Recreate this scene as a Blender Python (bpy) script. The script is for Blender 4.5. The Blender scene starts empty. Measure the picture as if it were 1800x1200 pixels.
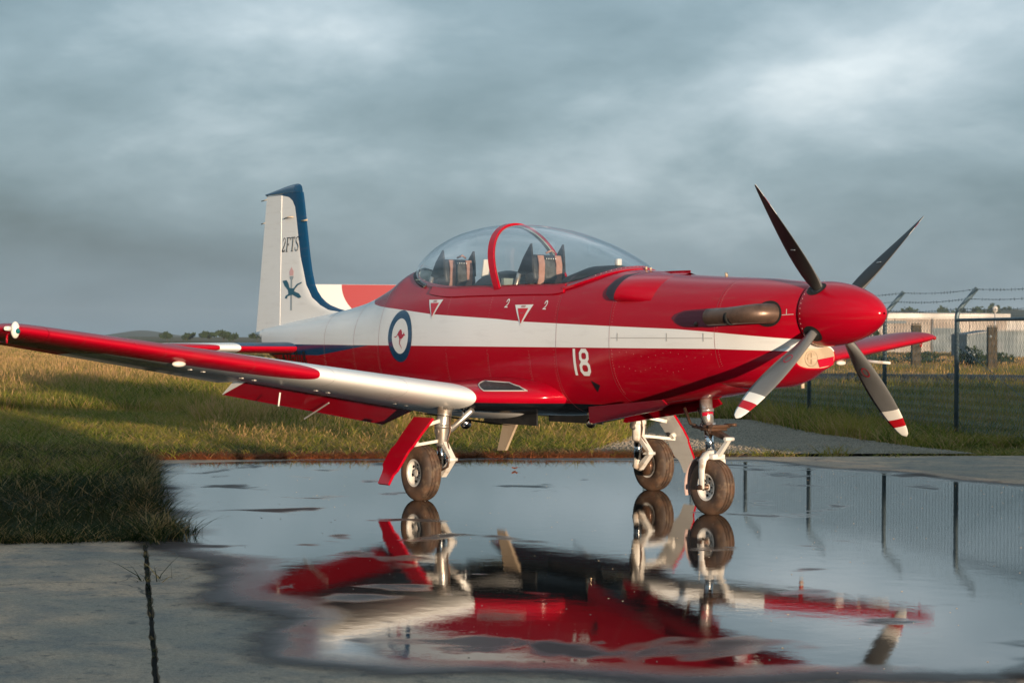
import bpy, bmesh, math, random
import numpy as np
from mathutils import Vector, Matrix, geometry
from mathutils.bvhtree import BVHTree

random.seed(7); rng = np.random.default_rng(11)
S = bpy.context.scene
COL = S.collection
R = math.radians

# ------------------------------------------------------------------ camera
CAM = Vector((11.309, -10.863, 1.412))
YAW, PITCH, ROLL = 2.5525217, -0.000667, 0.005866
cf = Vector((math.cos(YAW)*math.cos(PITCH), math.sin(YAW)*math.cos(PITCH), math.sin(PITCH)))
cr0 = Vector((math.sin(YAW), -math.cos(YAW), 0)); cu0 = cr0.cross(cf)
cr = cr0*math.cos(ROLL) + cu0*math.sin(ROLL); cu = cu0*math.cos(ROLL) - cr0*math.sin(ROLL)
cd = bpy.data.cameras.new('camera'); cam = bpy.data.objects.new('camera', cd); COL.objects.link(cam)
cam.matrix_world = Matrix(((cr.x, cu.x, -cf.x, CAM.x), (cr.y, cu.y, -cf.y, CAM.y), (cr.z, cu.z, -cf.z, CAM.z), (0, 0, 0, 1)))
cd.sensor_width = 36; cd.lens = 73.81; cd.clip_start = 0.1; cd.clip_end = 9000
cd.dof.use_dof = True; cd.dof.focus_distance = 17.0; cd.dof.aperture_fstop = 8.0
S.camera = cam
HAZE = 0.00012
def site(X, D, z=0.0):
    """a survey point: X metres to the right and D metres out from the tripod"""
    f = Vector((math.cos(YAW), math.sin(YAW), 0)); r = Vector((math.sin(YAW), -math.cos(YAW), 0))
    p = CAM + r*X + f*D; return Vector((p.x, p.y, z))

# ------------------------------------------------------------------ sun and sky
SUN_TRAVEL = Vector((-1.0, 0.27, -0.047)).normalized()
SUN_EL = math.asin(-SUN_TRAVEL.z)
SUN_AZ = math.atan2(-SUN_TRAVEL.x, -SUN_TRAVEL.y)
sl = bpy.data.lights.new('sun', 'SUN'); sl.energy = 5.0; sl.angle = R(0.55); sl.color = (1.0, 0.775, 0.55)
so = bpy.data.objects.new('sun', sl); COL.objects.link(so); so.location = (40, -12, 30)
so.rotation_euler = SUN_TRAVEL.to_track_quat('-Z', 'Y').to_euler()

W = bpy.data.worlds.new('World'); S.world = W; W.use_nodes = True
def nn(nt, typ, **kw):
    n = nt.nodes.new(typ)
    for k, v in kw.items(): setattr(n, k, v)
    return n
def math_n(nt, op, a, b=None, c=None, clamp=False):
    n = nt.nodes.new('ShaderNodeMath'); n.operation = op; n.use_clamp = clamp
    for i, v in enumerate((a, b, c)):
        if v is None: continue
        if isinstance(v, (int, float)): n.inputs[i].default_value = v
        else: nt.links.new(v, n.inputs[i])
    return n.outputs[0]
def ramp(nt, fac, stops, interp='LINEAR'):
    n = nt.nodes.new('ShaderNodeValToRGB'); e = n.color_ramp.elements; n.color_ramp.interpolation = interp
    while len(e) < len(stops): e.new(0.5)
    for i, (p, c) in enumerate(stops):
        e[i].position = p; e[i].color = (c[0], c[1], c[2], 1) if not isinstance(c, (int, float)) else (c, c, c, 1)
    nt.links.new(fac, n.inputs[0]); return n.outputs[0]
def mixc(nt, fac, a, b, typ='MIX'):
    n = nt.nodes.new('ShaderNodeMix'); n.data_type = 'RGBA'; n.blend_type = typ
    for sock, v in ((n.inputs[0], fac), (n.inputs[6], a), (n.inputs[7], b)):
        if isinstance(v, (int, float)): sock.default_value = v
        elif isinstance(v, (tuple, list)): sock.default_value = (v[0], v[1], v[2], 1)
        else: nt.links.new(v, sock)
    return n.outputs[2]
def noise(nt, vec, scale, detail=4, rough=0.55, dist=0.0, dim='3D'):
    n = nt.nodes.new('ShaderNodeTexNoise'); n.noise_dimensions = dim
    n.inputs['Scale'].default_value = scale; n.inputs['Detail'].default_value = detail
    n.inputs['Roughness'].default_value = rough; n.inputs['Distortion'].default_value = dist
    if vec is not None: nt.links.new(vec, n.inputs['Vector'])
    return n.outputs['Fac']
def mapping(nt, vec, scale=(1, 1, 1), loc=(0, 0, 0), rot=(0, 0, 0)):
    n = nt.nodes.new('ShaderNodeMapping')
    n.inputs['Scale'].default_value = scale; n.inputs['Location'].default_value = loc; n.inputs['Rotation'].default_value = rot
    nt.links.new(vec, n.inputs['Vector']); return n.outputs[0]
def maprange(nt, v, a, b, c, d, smooth=False):
    n = nt.nodes.new('ShaderNodeMapRange'); n.clamp = True
    if smooth: n.interpolation_type = 'SMOOTHSTEP'
    nt.links.new(v, n.inputs[0])
    for i, x in enumerate((a, b, c, d)): n.inputs[i+1].default_value = x
    return n.outputs[0]

def build_world():
    nt = W.node_tree; nt.nodes.clear()
    out = nn(nt, 'ShaderNodeOutputWorld'); bg = nn(nt, 'ShaderNodeBackground'); bg.inputs[1].default_value = 0.1
    nt.links.new(bg.outputs[0], out.inputs[0])
    sky = nn(nt, 'ShaderNodeTexSky'); sky.sky_type = 'NISHITA'; sky.sun_disc = False
    sky.sun_elevation = SUN_EL; sky.sun_rotation = SUN_AZ
    tc = nn(nt, 'ShaderNodeTexCoord'); sep = nn(nt, 'ShaderNodeSeparateXYZ'); nt.links.new(tc.outputs['Generated'], sep.inputs[0])
    z = math_n(nt, 'MAXIMUM', sep.outputs[2], 0.0)
    zz = math_n(nt, 'ADD', z, 0.34)
    px = math_n(nt, 'DIVIDE', sep.outputs[0], zz); py = math_n(nt, 'DIVIDE', sep.outputs[1], zz)
    cmb = nn(nt, 'ShaderNodeCombineXYZ'); nt.links.new(px, cmb.inputs[0]); nt.links.new(py, cmb.inputs[1])
    v = mapping(nt, cmb.outputs[0], (1, 1, 1), (27.31196, 32.803, 2.14286))
    big = noise(nt, v, 1.0, 2, 0.5, 0.2)
    mid = noise(nt, v, 2.3, 6, 0.52, 0.25)
    fine = noise(nt, v, 6.0, 6, 0.55, 0.2)
    s = math_n(nt, 'ADD', math_n(nt, 'MULTIPLY', big, 0.48), math_n(nt, 'ADD', math_n(nt, 'MULTIPLY', mid, 0.38), math_n(nt, 'MULTIPLY', fine, 0.14)))
    cl = ramp(nt, s, [(0.37, (.066, .118, .155)), (0.455, (.124, .196, .245)), (0.525, (.198, .281, .338)), (0.59, (.335, .42, .48)), (0.67, (.61, .675, .715))])
    hz = maprange(nt, z, 0.0, 0.075, 0.75, 0.0, True)
    cl = mixc(nt, hz, cl, (.132, .208, .258))
    zen = math_n(nt, 'ADD', math_n(nt, 'MULTIPLY', z, 6.0), 10.0); cz = nn(nt, 'ShaderNodeCombineXYZ')
    for i in range(3): nt.links.new(zen, cz.inputs[i])
    cl10 = mixc(nt, 1.0, cl, cz.outputs[0], 'MULTIPLY')
    c = mixc(nt, 0.84, sky.outputs[0], cl10)
    nt.links.new(c, bg.inputs[0])
build_world()
vs = S.view_settings; vs.view_transform = 'Standard'; vs.look = 'None'; vs.exposure = 0.60; vs.gamma = 1; vs.use_curve_mapping = False

# ------------------------------------------------------------------ helpers
def tag(o, label=None, cat=None, group=None, kind=None):
    if label: o['label'] = label
    if cat: o['category'] = cat
    if group: o['group'] = group
    if kind: o['kind'] = kind
    return o
def empty(name, loc=(0, 0, 0), rz=0.0):
    o = bpy.data.objects.new(name, None); COL.objects.link(o); o.location = loc; o.rotation_euler = (0, 0, rz)
    o.empty_display_size = 0.2; return o
def link(o, parent=None):
    COL.objects.link(o)
    if parent is not None:
        o.parent = parent
        if parent.type == 'EMPTY' and o.get('_frame', 1): pass
    return o
class MB:
    """collects shapes into one mesh; every shape remembers its material slot"""
    def __init__(s): s.v = []; s.f = []; s.m = []; s.sm = []
    def add(s, verts, faces, mi=0, smooth=False):
        o = len(s.v); s.v += [tuple(p) for p in verts]
        for f in faces: s.f.append(tuple(i+o for i in f)); s.m.append(mi); s.sm.append(smooth)
        return s
    def box(s, c, d, rot=None, mi=0, bev=0.0):
        cx, cy, cz = c; hx, hy, hz = d[0]/2, d[1]/2, d[2]/2
        if bev > 0:
            b = min(bev, hx*.9, hy*.9, hz*.9); pts = []
            bm = bmesh.new(); bmesh.ops.create_cube(bm, size=1)
            for v in bm.verts: v.co = Vector((v.co.x*d[0], v.co.y*d[1], v.co.z*d[2]))
            bmesh.ops.bevel(bm, geom=bm.edges[:], offset=b, segments=2, affect='EDGES', profile=0.5)
            bm.verts.index_update(); pts = [v.co.copy() for v in bm.verts]; fs = [[v.index for v in f.verts] for f in bm.faces]; bm.free()
        else:
            pts = [Vector((x*hx, y*hy, z*hz)) for x in (-1, 1) for y in (-1, 1) for z in (-1, 1)]
            fs = [(0, 1, 3, 2), (4, 6, 7, 5), (0, 4, 5, 1), (2, 3, 7, 6), (0, 2, 6, 4), (1, 5, 7, 3)]
        if rot is not None: pts = [rot @ p for p in pts]
        return s.add([p + Vector(c) for p in pts], fs, mi, bev > 0)
    def tube(s, pts, r, seg=12, mi=0, caps=True):
        pts = [Vector(p) for p in pts]; n = len(pts); rs = r if isinstance(r, (list, tuple)) else [r]*n
        rings = []; ref = None
        for i, p in enumerate(pts):
            t = (pts[min(i+1, n-1)] - pts[max(i-1, 0)]).normalized()
            if ref is None:
                ref = t.orthogonal().normalized()
            ref = (ref - t*ref.dot(t)).normalized(); b = t.cross(ref)
            rings.append([p + (ref*math.cos(a) + b*math.sin(a))*rs[i] for a in [2*math.pi*k/seg for k in range(seg)]])
        return s.loft(rings, True, caps, caps, mi)
    def loft(s, rings, closed=True, cap0=False, cap1=False, mi=0, smooth=True):
        m = len(rings[0]); vs_ = [p for r_ in rings for p in r_]; fs = []
        for i in range(len(rings)-1):
            for k in range(m if closed else m-1):
                a, b = i*m+k, i*m+(k+1) % m
                fs.append((a, b, b+m, a+m))
        o = len(s.v); s.add(vs_, fs, mi, smooth)
        if cap0: s.f.append(tuple(o+k for k in reversed(range(m)))); s.m.append(mi); s.sm.append(False)
        if cap1: s.f.append(tuple(o+(len(rings)-1)*m+k for k in range(m))); s.m.append(mi); s.sm.append(False)
        return s
    def lathe(s, prof, c, axis, seg=32, mi=0, closed=False):
        axis = Vector(axis).normalized(); a1 = axis.orthogonal().normalized(); a2 = axis.cross(a1); c = Vector(c)
        rings = [[c + axis*h + (a1*math.cos(t) + a2*math.sin(t))*max(r, 1e-4) for t in [2*math.pi*k/seg for k in range(seg)]] for h, r in prof]
        if closed: rings = rings + [rings[0]]
        return s.loft(rings, True, False, False, mi)
    def sphere(s, c, r, seg=16, ring=10, mi=0, sc=(1, 1, 1)):
        rings = []
        for i in range(ring+1):
            a = math.pi*i/ring - math.pi/2
            rings.append([Vector((c[0]+sc[0]*r*max(math.cos(a), 1e-3)*math.cos(t), c[1]+sc[1]*r*max(math.cos(a), 1e-3)*math.sin(t), c[2]+sc[2]*r*math.sin(a))) for t in [2*math.pi*k/seg for k in range(seg)]])
        return s.loft(rings, True, True, True, mi)
    def build(s, name, mats, parent=None, sharp=None, base=None):
        me = bpy.data.meshes.new(name); vv = s.v
        if base is not None: vv = [tuple(Vector(p)-Vector(base)) for p in vv]
        me.from_pydata(vv, [], s.f); 
        for m in (mats if isinstance(mats, (list, tuple)) else [mats]): me.materials.append(m)
        me.polygons.foreach_set('material_index', s.m); me.polygons.foreach_set('use_smooth', s.sm)
        me.update(); bm = bmesh.new(); bm.from_mesh(me); bmesh.ops.recalc_face_normals(bm, faces=bm.faces[:]); bm.to_mesh(me); bm.free()
        if sharp: me.set_sharp_from_angle(angle=R(sharp))
        o = bpy.data.objects.new(name, me); COL.objects.link(o)
        if base is not None: o.location = base
        if parent is not None: attach(o, parent)
        return o
def root_off(p):
    o = Vector((0, 0, 0)); q = p
    while q is not None: o += Vector(q.location); q = q.parent
    return o
def attach(o, parent):
    """parent while keeping the place (roots are unrotated when this is used)"""
    o.location = Vector(o.location) - root_off(parent); o.parent = parent

# ------------------------------------------------------------------ materials
def mat(name, color=(.5, .5, .5), rough=0.5, metal=0.0, spec=0.5, coat=0.0):
    m = bpy.data.materials.new(name); m.use_nodes = True
    b = m.node_tree.nodes['Principled BSDF']
    b.inputs['Base Color'].default_value = (*color, 1); b.inputs['Roughness'].default_value = rough
    b.inputs['Metallic'].default_value = metal; b.inputs['Specular IOR Level'].default_value = spec
    b.inputs['Coat Weight'].default_value = coat; b.inputs['Coat Roughness'].default_value = 0.06
    return m
def worn(name, c1, c2, scale=6, rough=0.5, metal=0.0, bump=0.0, lo=.4, hi=.65, rvar=0.15, coat=0.0):
    m = mat(name, c1, rough, metal, coat=coat); nt = m.node_tree; b = nt.nodes['Principled BSDF']
    tc = nn(nt, 'ShaderNodeTexCoord'); f = noise(nt, tc.outputs['Object'], scale, 6, 0.6)
    k = maprange(nt, f, lo, hi, 0, 1, True)
    nt.links.new(mixc(nt, k, c1, c2), b.inputs['Base Color'])
    nt.links.new(maprange(nt, f, 0.3, 0.7, max(rough-rvar, .02), min(rough+rvar, 1)), b.inputs['Roughness'])
    if bump:
        bn = nn(nt, 'ShaderNodeBump'); bn.inputs['Distance'].default_value = bump; bn.inputs['Strength'].default_value = 0.6
        nt.links.new(noise(nt, tc.outputs['Object'], scale*6, 4), bn.inputs['Height']); nt.links.new(bn.outputs[0], b.inputs['Normal'])
    return m
RED = (.37, .0015, .0135); WHITE = (.80, .80, .79); BLUE = (.0035, .046, .115)
def paint_base(name):
    m = mat(name, RED, 0.13, spec=.27); return m, m.node_tree, m.node_tree.nodes['Principled BSDF']
def paint_finish(nt, b, colr, tc):
    n1 = noise(nt, tc, 1.6, 5, 0.6); n2 = noise(nt, mapping(nt, tc, (1.2, 1, 9)), 2.2, 5, 0.65)
    colr = mixc(nt, maprange(nt, n2, 0.5, 0.78, 0.0, 0.13, True), colr, (.20, .13, .10))
    nt.links.new(colr, b.inputs['Base Color'])
    nt.links.new(maprange(nt, n1, 0.3, 0.75, 0.11, 0.25), b.inputs['Roughness'])
    bn = nn(nt, 'ShaderNodeBump'); bn.inputs['Distance'].default_value = 0.004; bn.inputs['Strength'].default_value = 0.35
    nt.links.new(noise(nt, tc, 2.6, 2, 0.5), bn.inputs['Height']); nt.links.new(bn.outputs[0], b.inputs['Normal'])
def fcurve(nt, v, pts, lo, hi, vlo, vhi):
    """piecewise linear function of v, points in real units"""
    u = maprange(nt, v, lo, hi, 0, 1)
    n = nn(nt, 'ShaderNodeFloatCurve'); cv = n.mapping.curves[0]
    pp = sorted([((x-lo)/(hi-lo), (y-vlo)/(vhi-vlo)) for x, y in pts])
    cv.points[0].location = pp[0]; cv.points[1].location = pp[-1]
    for p in pp[1:-1]: cv.points.new(*p)
    for p in cv.points: p.handle_type = 'VECTOR'
    n.mapping.update(); nt.links.new(u, n.inputs['Value'])
    return math_n(nt, 'ADD', math_n(nt, 'MULTIPLY', n.outputs[0], vhi-vlo), vlo)
def fuselage_paint():
    m, nt, b = paint_base('fuselage_paint'); tc = nn(nt, 'ShaderNodeTexCoord').outputs['Object']
    sp = nn(nt, 'ShaderNodeSeparateXYZ'); nt.links.new(tc, sp.inputs[0]); x, z = sp.outputs[0], sp.outputs[2]
    top = fcurve(nt, x, [(-10.3, 2.5), (-7.65, 2.5), (-7.35, 1.85), (-7.1, 1.765), (-6.9, 1.742), (-6.23, 1.695), (-5.68, 1.653), (-4.52, 1.603), (-4.06, 1.575), (-2.79, 1.533), (-1.95, 1.508), (-1.5, 1.482), (-.6, 1.42), (0, 1.40)], -10.3, 0, 1, 2.5)
    bot = fcurve(nt, x, [(-10.3, 1.352), (-1.5, 1.352), (-.6, 1.335), (0, 1.33)], -10.3, 0, 1, 2.5)
    bl = fcurve(nt, x, [(-10.3, 1.24), (-8.3, 1.238), (-7.0, 1.350), (0, 1.352)], -10.3, 0, 1, 2.5)
    white = math_n(nt, 'MULTIPLY', math_n(nt, 'LESS_THAN', z, top), math_n(nt, 'GREATER_THAN', z, bot))
    blue = math_n(nt, 'MULTIPLY', math_n(nt, 'MULTIPLY', math_n(nt, 'LESS_THAN', z, bot), math_n(nt, 'GREATER_THAN', z, bl)), math_n(nt, 'LESS_THAN', x, -7.0))
    belly = math_n(nt, 'MULTIPLY', math_n(nt, 'LESS_THAN', z, .865), math_n(nt, 'LESS_THAN', x, -2.79))  # dark band low down: shade of the underside put into the colour
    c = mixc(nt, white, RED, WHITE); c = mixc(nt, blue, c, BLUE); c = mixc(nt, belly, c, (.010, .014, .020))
    paint_finish(nt, b, c, tc); return m
def wing_paint(name, y0, x0, xs, k, inner_blue=None):
    """white inboard, red outboard with a rounded nose of red on the leading edge"""
    m, nt, b = paint_base(name); tc = nn(nt, 'ShaderNodeTexCoord').outputs['Object']
    sp = nn(nt, 'ShaderNodeSeparateXYZ'); nt.links.new(tc, sp.inputs[0])
    ay = math_n(nt, 'ABSOLUTE', sp.outputs[1])
    s = math_n(nt, 'SUBTRACT', math_n(nt, 'SUBTRACT', x0, math_n(nt, 'MULTIPLY', ay, xs)), sp.outputs[0])
    edge = math_n(nt, 'ADD', math_n(nt, 'MULTIPLY', math_n(nt, 'MULTIPLY', s, s), k), y0)
    edge = math_n(nt, 'MINIMUM', edge, y0+1.7)
    c = mixc(nt, math_n(nt, 'GREATER_THAN', ay, edge), WHITE, RED)
    if inner_blue:
        inn = mixc(nt, math_n(nt, 'GREATER_THAN', sp.outputs[2], 1.330), RED, BLUE); c = mixc(nt, math_n(nt, 'LESS_THAN', ay, inner_blue), c, inn)
    paint_finish(nt, b, c, tc); nt.links.new(maprange(nt, noise(nt, tc, 1.6, 5, .6), .3, .75, .24, .40), b.inputs['Roughness']); b.inputs['Specular IOR Level'].default_value = .22; return m
def plain_paint(name, color):
    m, nt, b = paint_base(name); tc = nn(nt, 'ShaderNodeTexCoord').outputs['Object']
    rgb = nn(nt, 'ShaderNodeRGB'); rgb.outputs[0].default_value = (*color, 1)
    paint_finish(nt, b, rgb.outputs[0], tc); return m
def fin_paint():
    m, nt, b = paint_base('fin_paint'); tc = nn(nt, 'ShaderNodeTexCoord').outputs['Object']
    sp = nn(nt, 'ShaderNodeSeparateXYZ'); nt.links.new(tc, sp.inputs[0]); x, z = sp.outputs[0], sp.outputs[2]
    # front limit of the white: as a function of height
    lim = fcurve(nt, z, [(1.2, -7.6), (1.66, -7.75), (1.72, -8.40), (1.775, -8.60), (1.86, -8.785), (2.0, -8.92), (2.32, -9.055), (2.75, -9.165), (2.86, -9.20), (2.93, -9.26), (2.975, -9.35), (3.005, -9.55), (3.01, -10.3), (3.3, -10.5)], 1.2, 3.3, -10.5, -7.5)
    c = mixc(nt, math_n(nt, 'GREATER_THAN', x, lim), WHITE, BLUE)
    paint_finish(nt, b, c, tc); return m
def bands_paint(name, front):
    m = mat(name, (.085, .083, .078), 0.36 if front else .5, spec=.5 if front else .2); nt = m.node_tree; b = nt.nodes['Principled BSDF']
    tc = nn(nt, 'ShaderNodeTexCoord').outputs['Object']; sp = nn(nt, 'ShaderNodeSeparateXYZ'); nt.links.new(tc, sp.inputs[0])
    n = noise(nt, tc, 9, 6, .65)
    base = mixc(nt, n, (.105, .108, .11), (.155, .155, .152)) if front else mixc(nt, n, (.018, .018, .018), (.03, .03, .029))
    if front:
        r = sp.outputs[2]
        w = math_n(nt, 'GREATER_THAN', r, 0.955); rd = math_n(nt, 'MULTIPLY', math_n(nt, 'GREATER_THAN', r, 1.045), math_n(nt, 'LESS_THAN', r, 1.12))
        base = mixc(nt, w, base, (.72, .70, .66)); base = mixc(nt, rd, base, (.38, .006, .012))
    nt.links.new(base, b.inputs['Base Color']); return m
def glass_mat():
    m = bpy.data.materials.new('canopy_glass'); m.use_nodes = True; nt = m.node_tree; nt.nodes.clear()
    out = nn(nt, 'ShaderNodeOutputMaterial'); tr = nn(nt, 'ShaderNodeBsdfTransparent'); tr.inputs[0].default_value = (.965, .985, .99, 1)
    gl = nn(nt, 'ShaderNodeBsdfGlossy'); gl.inputs['Roughness'].default_value = 0.02; gl.inputs['Color'].default_value = (.95, .97, 1, 1)
    lw = nn(nt, 'ShaderNodeLayerWeight'); lw.inputs[0].default_value = 0.5
    fac = math_n(nt, 'ADD', math_n(nt, 'MULTIPLY', math_n(nt, 'POWER', lw.outputs['Facing'], 3.0), 0.75), 0.065, clamp=True)
    mx = nn(nt, 'ShaderNodeMixShader'); nt.links.new(fac, mx.inputs[0]); nt.links.new(tr.outputs[0], mx.inputs[1]); nt.links.new(gl.outputs[0], mx.inputs[2])
    nt.links.new(mx.outputs[0], out.inputs[0]); return m
def tyre_mat():
    m = mat('tyre_rubber', (.03, .027, .025), 0.75); nt = m.node_tree; b = nt.nodes['Principled BSDF']
    tc = nn(nt, 'ShaderNodeTexCoord').outputs['Object']; n = noise(nt, tc, 14, 6, .65); n2 = noise(nt, tc, 5, 4, .6)
    c = mixc(nt, maprange(nt, n2, .38, .62, 0, 1, True), (.125, .068, .040), (.052, .034, .025)); c = mixc(nt, maprange(nt, n, .5, .72, 0, .8, True), c, (.19, .135, .09))
    nt.links.new(c, b.inputs['Base Color']); nt.links.new(maprange(nt, n, .3, .7, .55, .85), b.inputs['Roughness']); return m
M = {}
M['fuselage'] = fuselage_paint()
M['wing'] = wing_paint('wing_paint', 2.44, -3.98, .083, 13)
M['tail'] = wing_paint('tailplane_paint', 1.03, -8.85, .15, 26, 0.80)
M['fin'] = fin_paint()
M['red'] = plain_paint('red_paint', RED); M['white'] = plain_paint('white_paint', WHITE)
M['ink_white'] = mat('white_marking', (.78, .78, .76), .3); M['ink_blue'] = mat('blue_marking', BLUE, .16, coat=.4)
M['ink_red'] = mat('red_marking', (.42, .006, .03), .25); M['ink_black'] = mat('black_marking', (.012, .012, .016), .3)
M['ink_grey'] = mat('grey_marking', (.30, .36, .40), .4); M['ink_pink'] = mat('pale_red_marking', (.72, .42, .42), .4); M['ink_slate'] = mat('slate_marking', (.018, .105, .17), .35)
M['prop_front'] = bands_paint('blade_front', True); M['prop_back'] = bands_paint('blade_back', False)
M['glass'] = glass_mat(); M['tyre'] = tyre_mat()
M['seat'] = worn('seat_shell', (.045, .050, .058), (.025, .028, .032), 12, .5); M['pad'] = worn('seat_cushion', (.085, .088, .085), (.05, .052, .05), 18, .85)
M['cockpit'] = worn('cockpit_lining', (.26, .32, .30), (.20, .25, .24), 8, .6)
M['black'] = worn('black_trim', (.014, .015, .017), (.025, .025, .026), 10, .6)
M['dark'] = mat('dark_void', (.006, .006, .006), .8)
M['steel'] = worn('strut_metal', (.55, .54, .52), (.33, .27, .22), 9, .34, .75, rvar=.12)
M['chrome'] = mat('oleo_chrome', (.75, .77, .78), .12, 1.0)
M['gear_white'] = worn('gear_paint', (.72, .69, .64), (.45, .34, .25), 11, .42, 0, lo=.52, hi=.75)
M['brown'] = worn('greasy_metal', (.14, .075, .045), (.05, .035, .03), 16, .45, .4)
M['exhaust'] = worn('exhaust_metal', (.15, .092, .066), (.07, .045, .036), 9, .42, .5, lo=.35, hi=.7)
M['strap'] = worn('harness_webbing', (.40, .215, .165), (.33, .17, .13), 20, .85)
M['cream'] = worn('intake_liner', (.50, .40, .29), (.40, .31, .22), 5, .5)
M['seam'] = mat('panel_joint', (.30, .055, .06), .4); M['seam_grey'] = mat('panel_joint_grey', (.42, .41, .40), .5)
M['brass'] = mat('lamp_reflector', (.72, .55, .38), .12, 1.0)
M['louvre'] = worn('louvre_mesh', (.028, .024, .022), (.05, .04, .034), 30, .5, .5)

# ------------------------------------------------------------------ ground and apron
U = Vector((.918, -.397, 0)).normalized(); V = Vector((-U.y, U.x, 0))
def uv(u, v, z=0.0): p = U*u + V*v; return Vector((p.x, p.y, z))
U_FAR, U_LEFT, V_JOINT = -10.1, -0.18, -5.36

def field_mat():
    m = mat('field_soil', (.1, .08, .04), .95, spec=.1); nt = m.node_tree; b = nt.nodes['Principled BSDF']
    g = nn(nt, 'ShaderNodeNewGeometry').outputs['Position']
    n1 = noise(nt, g, .05, 6, .6); n2 = noise(nt, g, .9, 6, .65)
    c = mixc(nt, maprange(nt, n1, .4, .6, 0, 1, True), (.17, .115, .048), (.085, .085, .028)); c = mixc(nt, maprange(nt, n2, .35, .7, 0, .7), c, (.05, .042, .02))
    nt.links.new(c, b.inputs['Base Color']); return m
def concrete_mat():
    m = mat('apron_concrete', (.25, .24, .22), .8, spec=.22); nt = m.node_tree; b = nt.nodes['Principled BSDF']
    g = nn(nt, 'ShaderNodeNewGeometry').outputs['Position']
    n1 = noise(nt, g, .55, 6, .6, .6); n2 = noise(nt, g, 2.3, 7, .65); n3 = noise(nt, g, 38, 4, .6); n4 = noise(nt, g, 9, 5, .7)
    c = mixc(nt, maprange(nt, n1, .38, .62, 0, 1, True), (.36, .285, .215), (.66, .42, .27))
    c = mixc(nt, maprange(nt, n2, .42, .70, 0, .8, True), c, (.15, .135, .118))
    c = mixc(nt, maprange(nt, n4, .54, .68, 0, .7, True), c, (.075, .070, .065))
    c = mixc(nt, maprange(nt, n3, .35, .7, 0, .45), c, (.07, .066, .06))
    vo = nn(nt, 'ShaderNodeTexVoronoi'); vo.feature = 'DISTANCE_TO_EDGE'; vo.inputs['Scale'].default_value = .38
    wv = nn(nt, 'ShaderNodeVectorMath'); wv.operation = 'ADD'; nz = nn(nt, 'ShaderNodeTexNoise'); nz.inputs['Scale'].default_value = 1.7; nz.inputs['Detail'].default_value = 6
    nt.links.new(g, nz.inputs['Vector']); nt.links.new(g, wv.inputs[0]); nt.links.new(nz.outputs['Color'], wv.inputs[1]); nt.links.new(wv.outputs[0], vo.inputs['Vector'])
    n8 = noise(nt, g, 130, 2, .5); c = mixc(nt, maprange(nt, n8, .56, .70, 0, .55), c, (.05, .048, .045)); c = mixc(nt, maprange(nt, n8, .30, .42, .4, 0), c, (.55, .50, .43))
    crack = math_n(nt, 'MULTIPLY', maprange(nt, vo.outputs['Distance'], .002, .006, 1, 0), maprange(nt, n1, .48, .56, 0, 1)); c = mixc(nt, math_n(nt, 'MULTIPLY', crack, .75), c, (.03, .028, .025))
    nt.links.new(c, b.inputs['Base Color'])
    nt.links.new(maprange(nt, n2, .3, .7, .9, .55), b.inputs['Roughness'])
    bn = nn(nt, 'ShaderNodeBump'); bn.inputs['Distance'].default_value = .006; bn.inputs['Strength'].default_value = .5
    h = math_n(nt, 'ADD', n3, math_n(nt, 'MULTIPLY', n4, 1.5)); nt.links.new(h, bn.inputs['Height']); nt.links.new(bn.outputs[0], b.inputs['Normal']); return m
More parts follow.
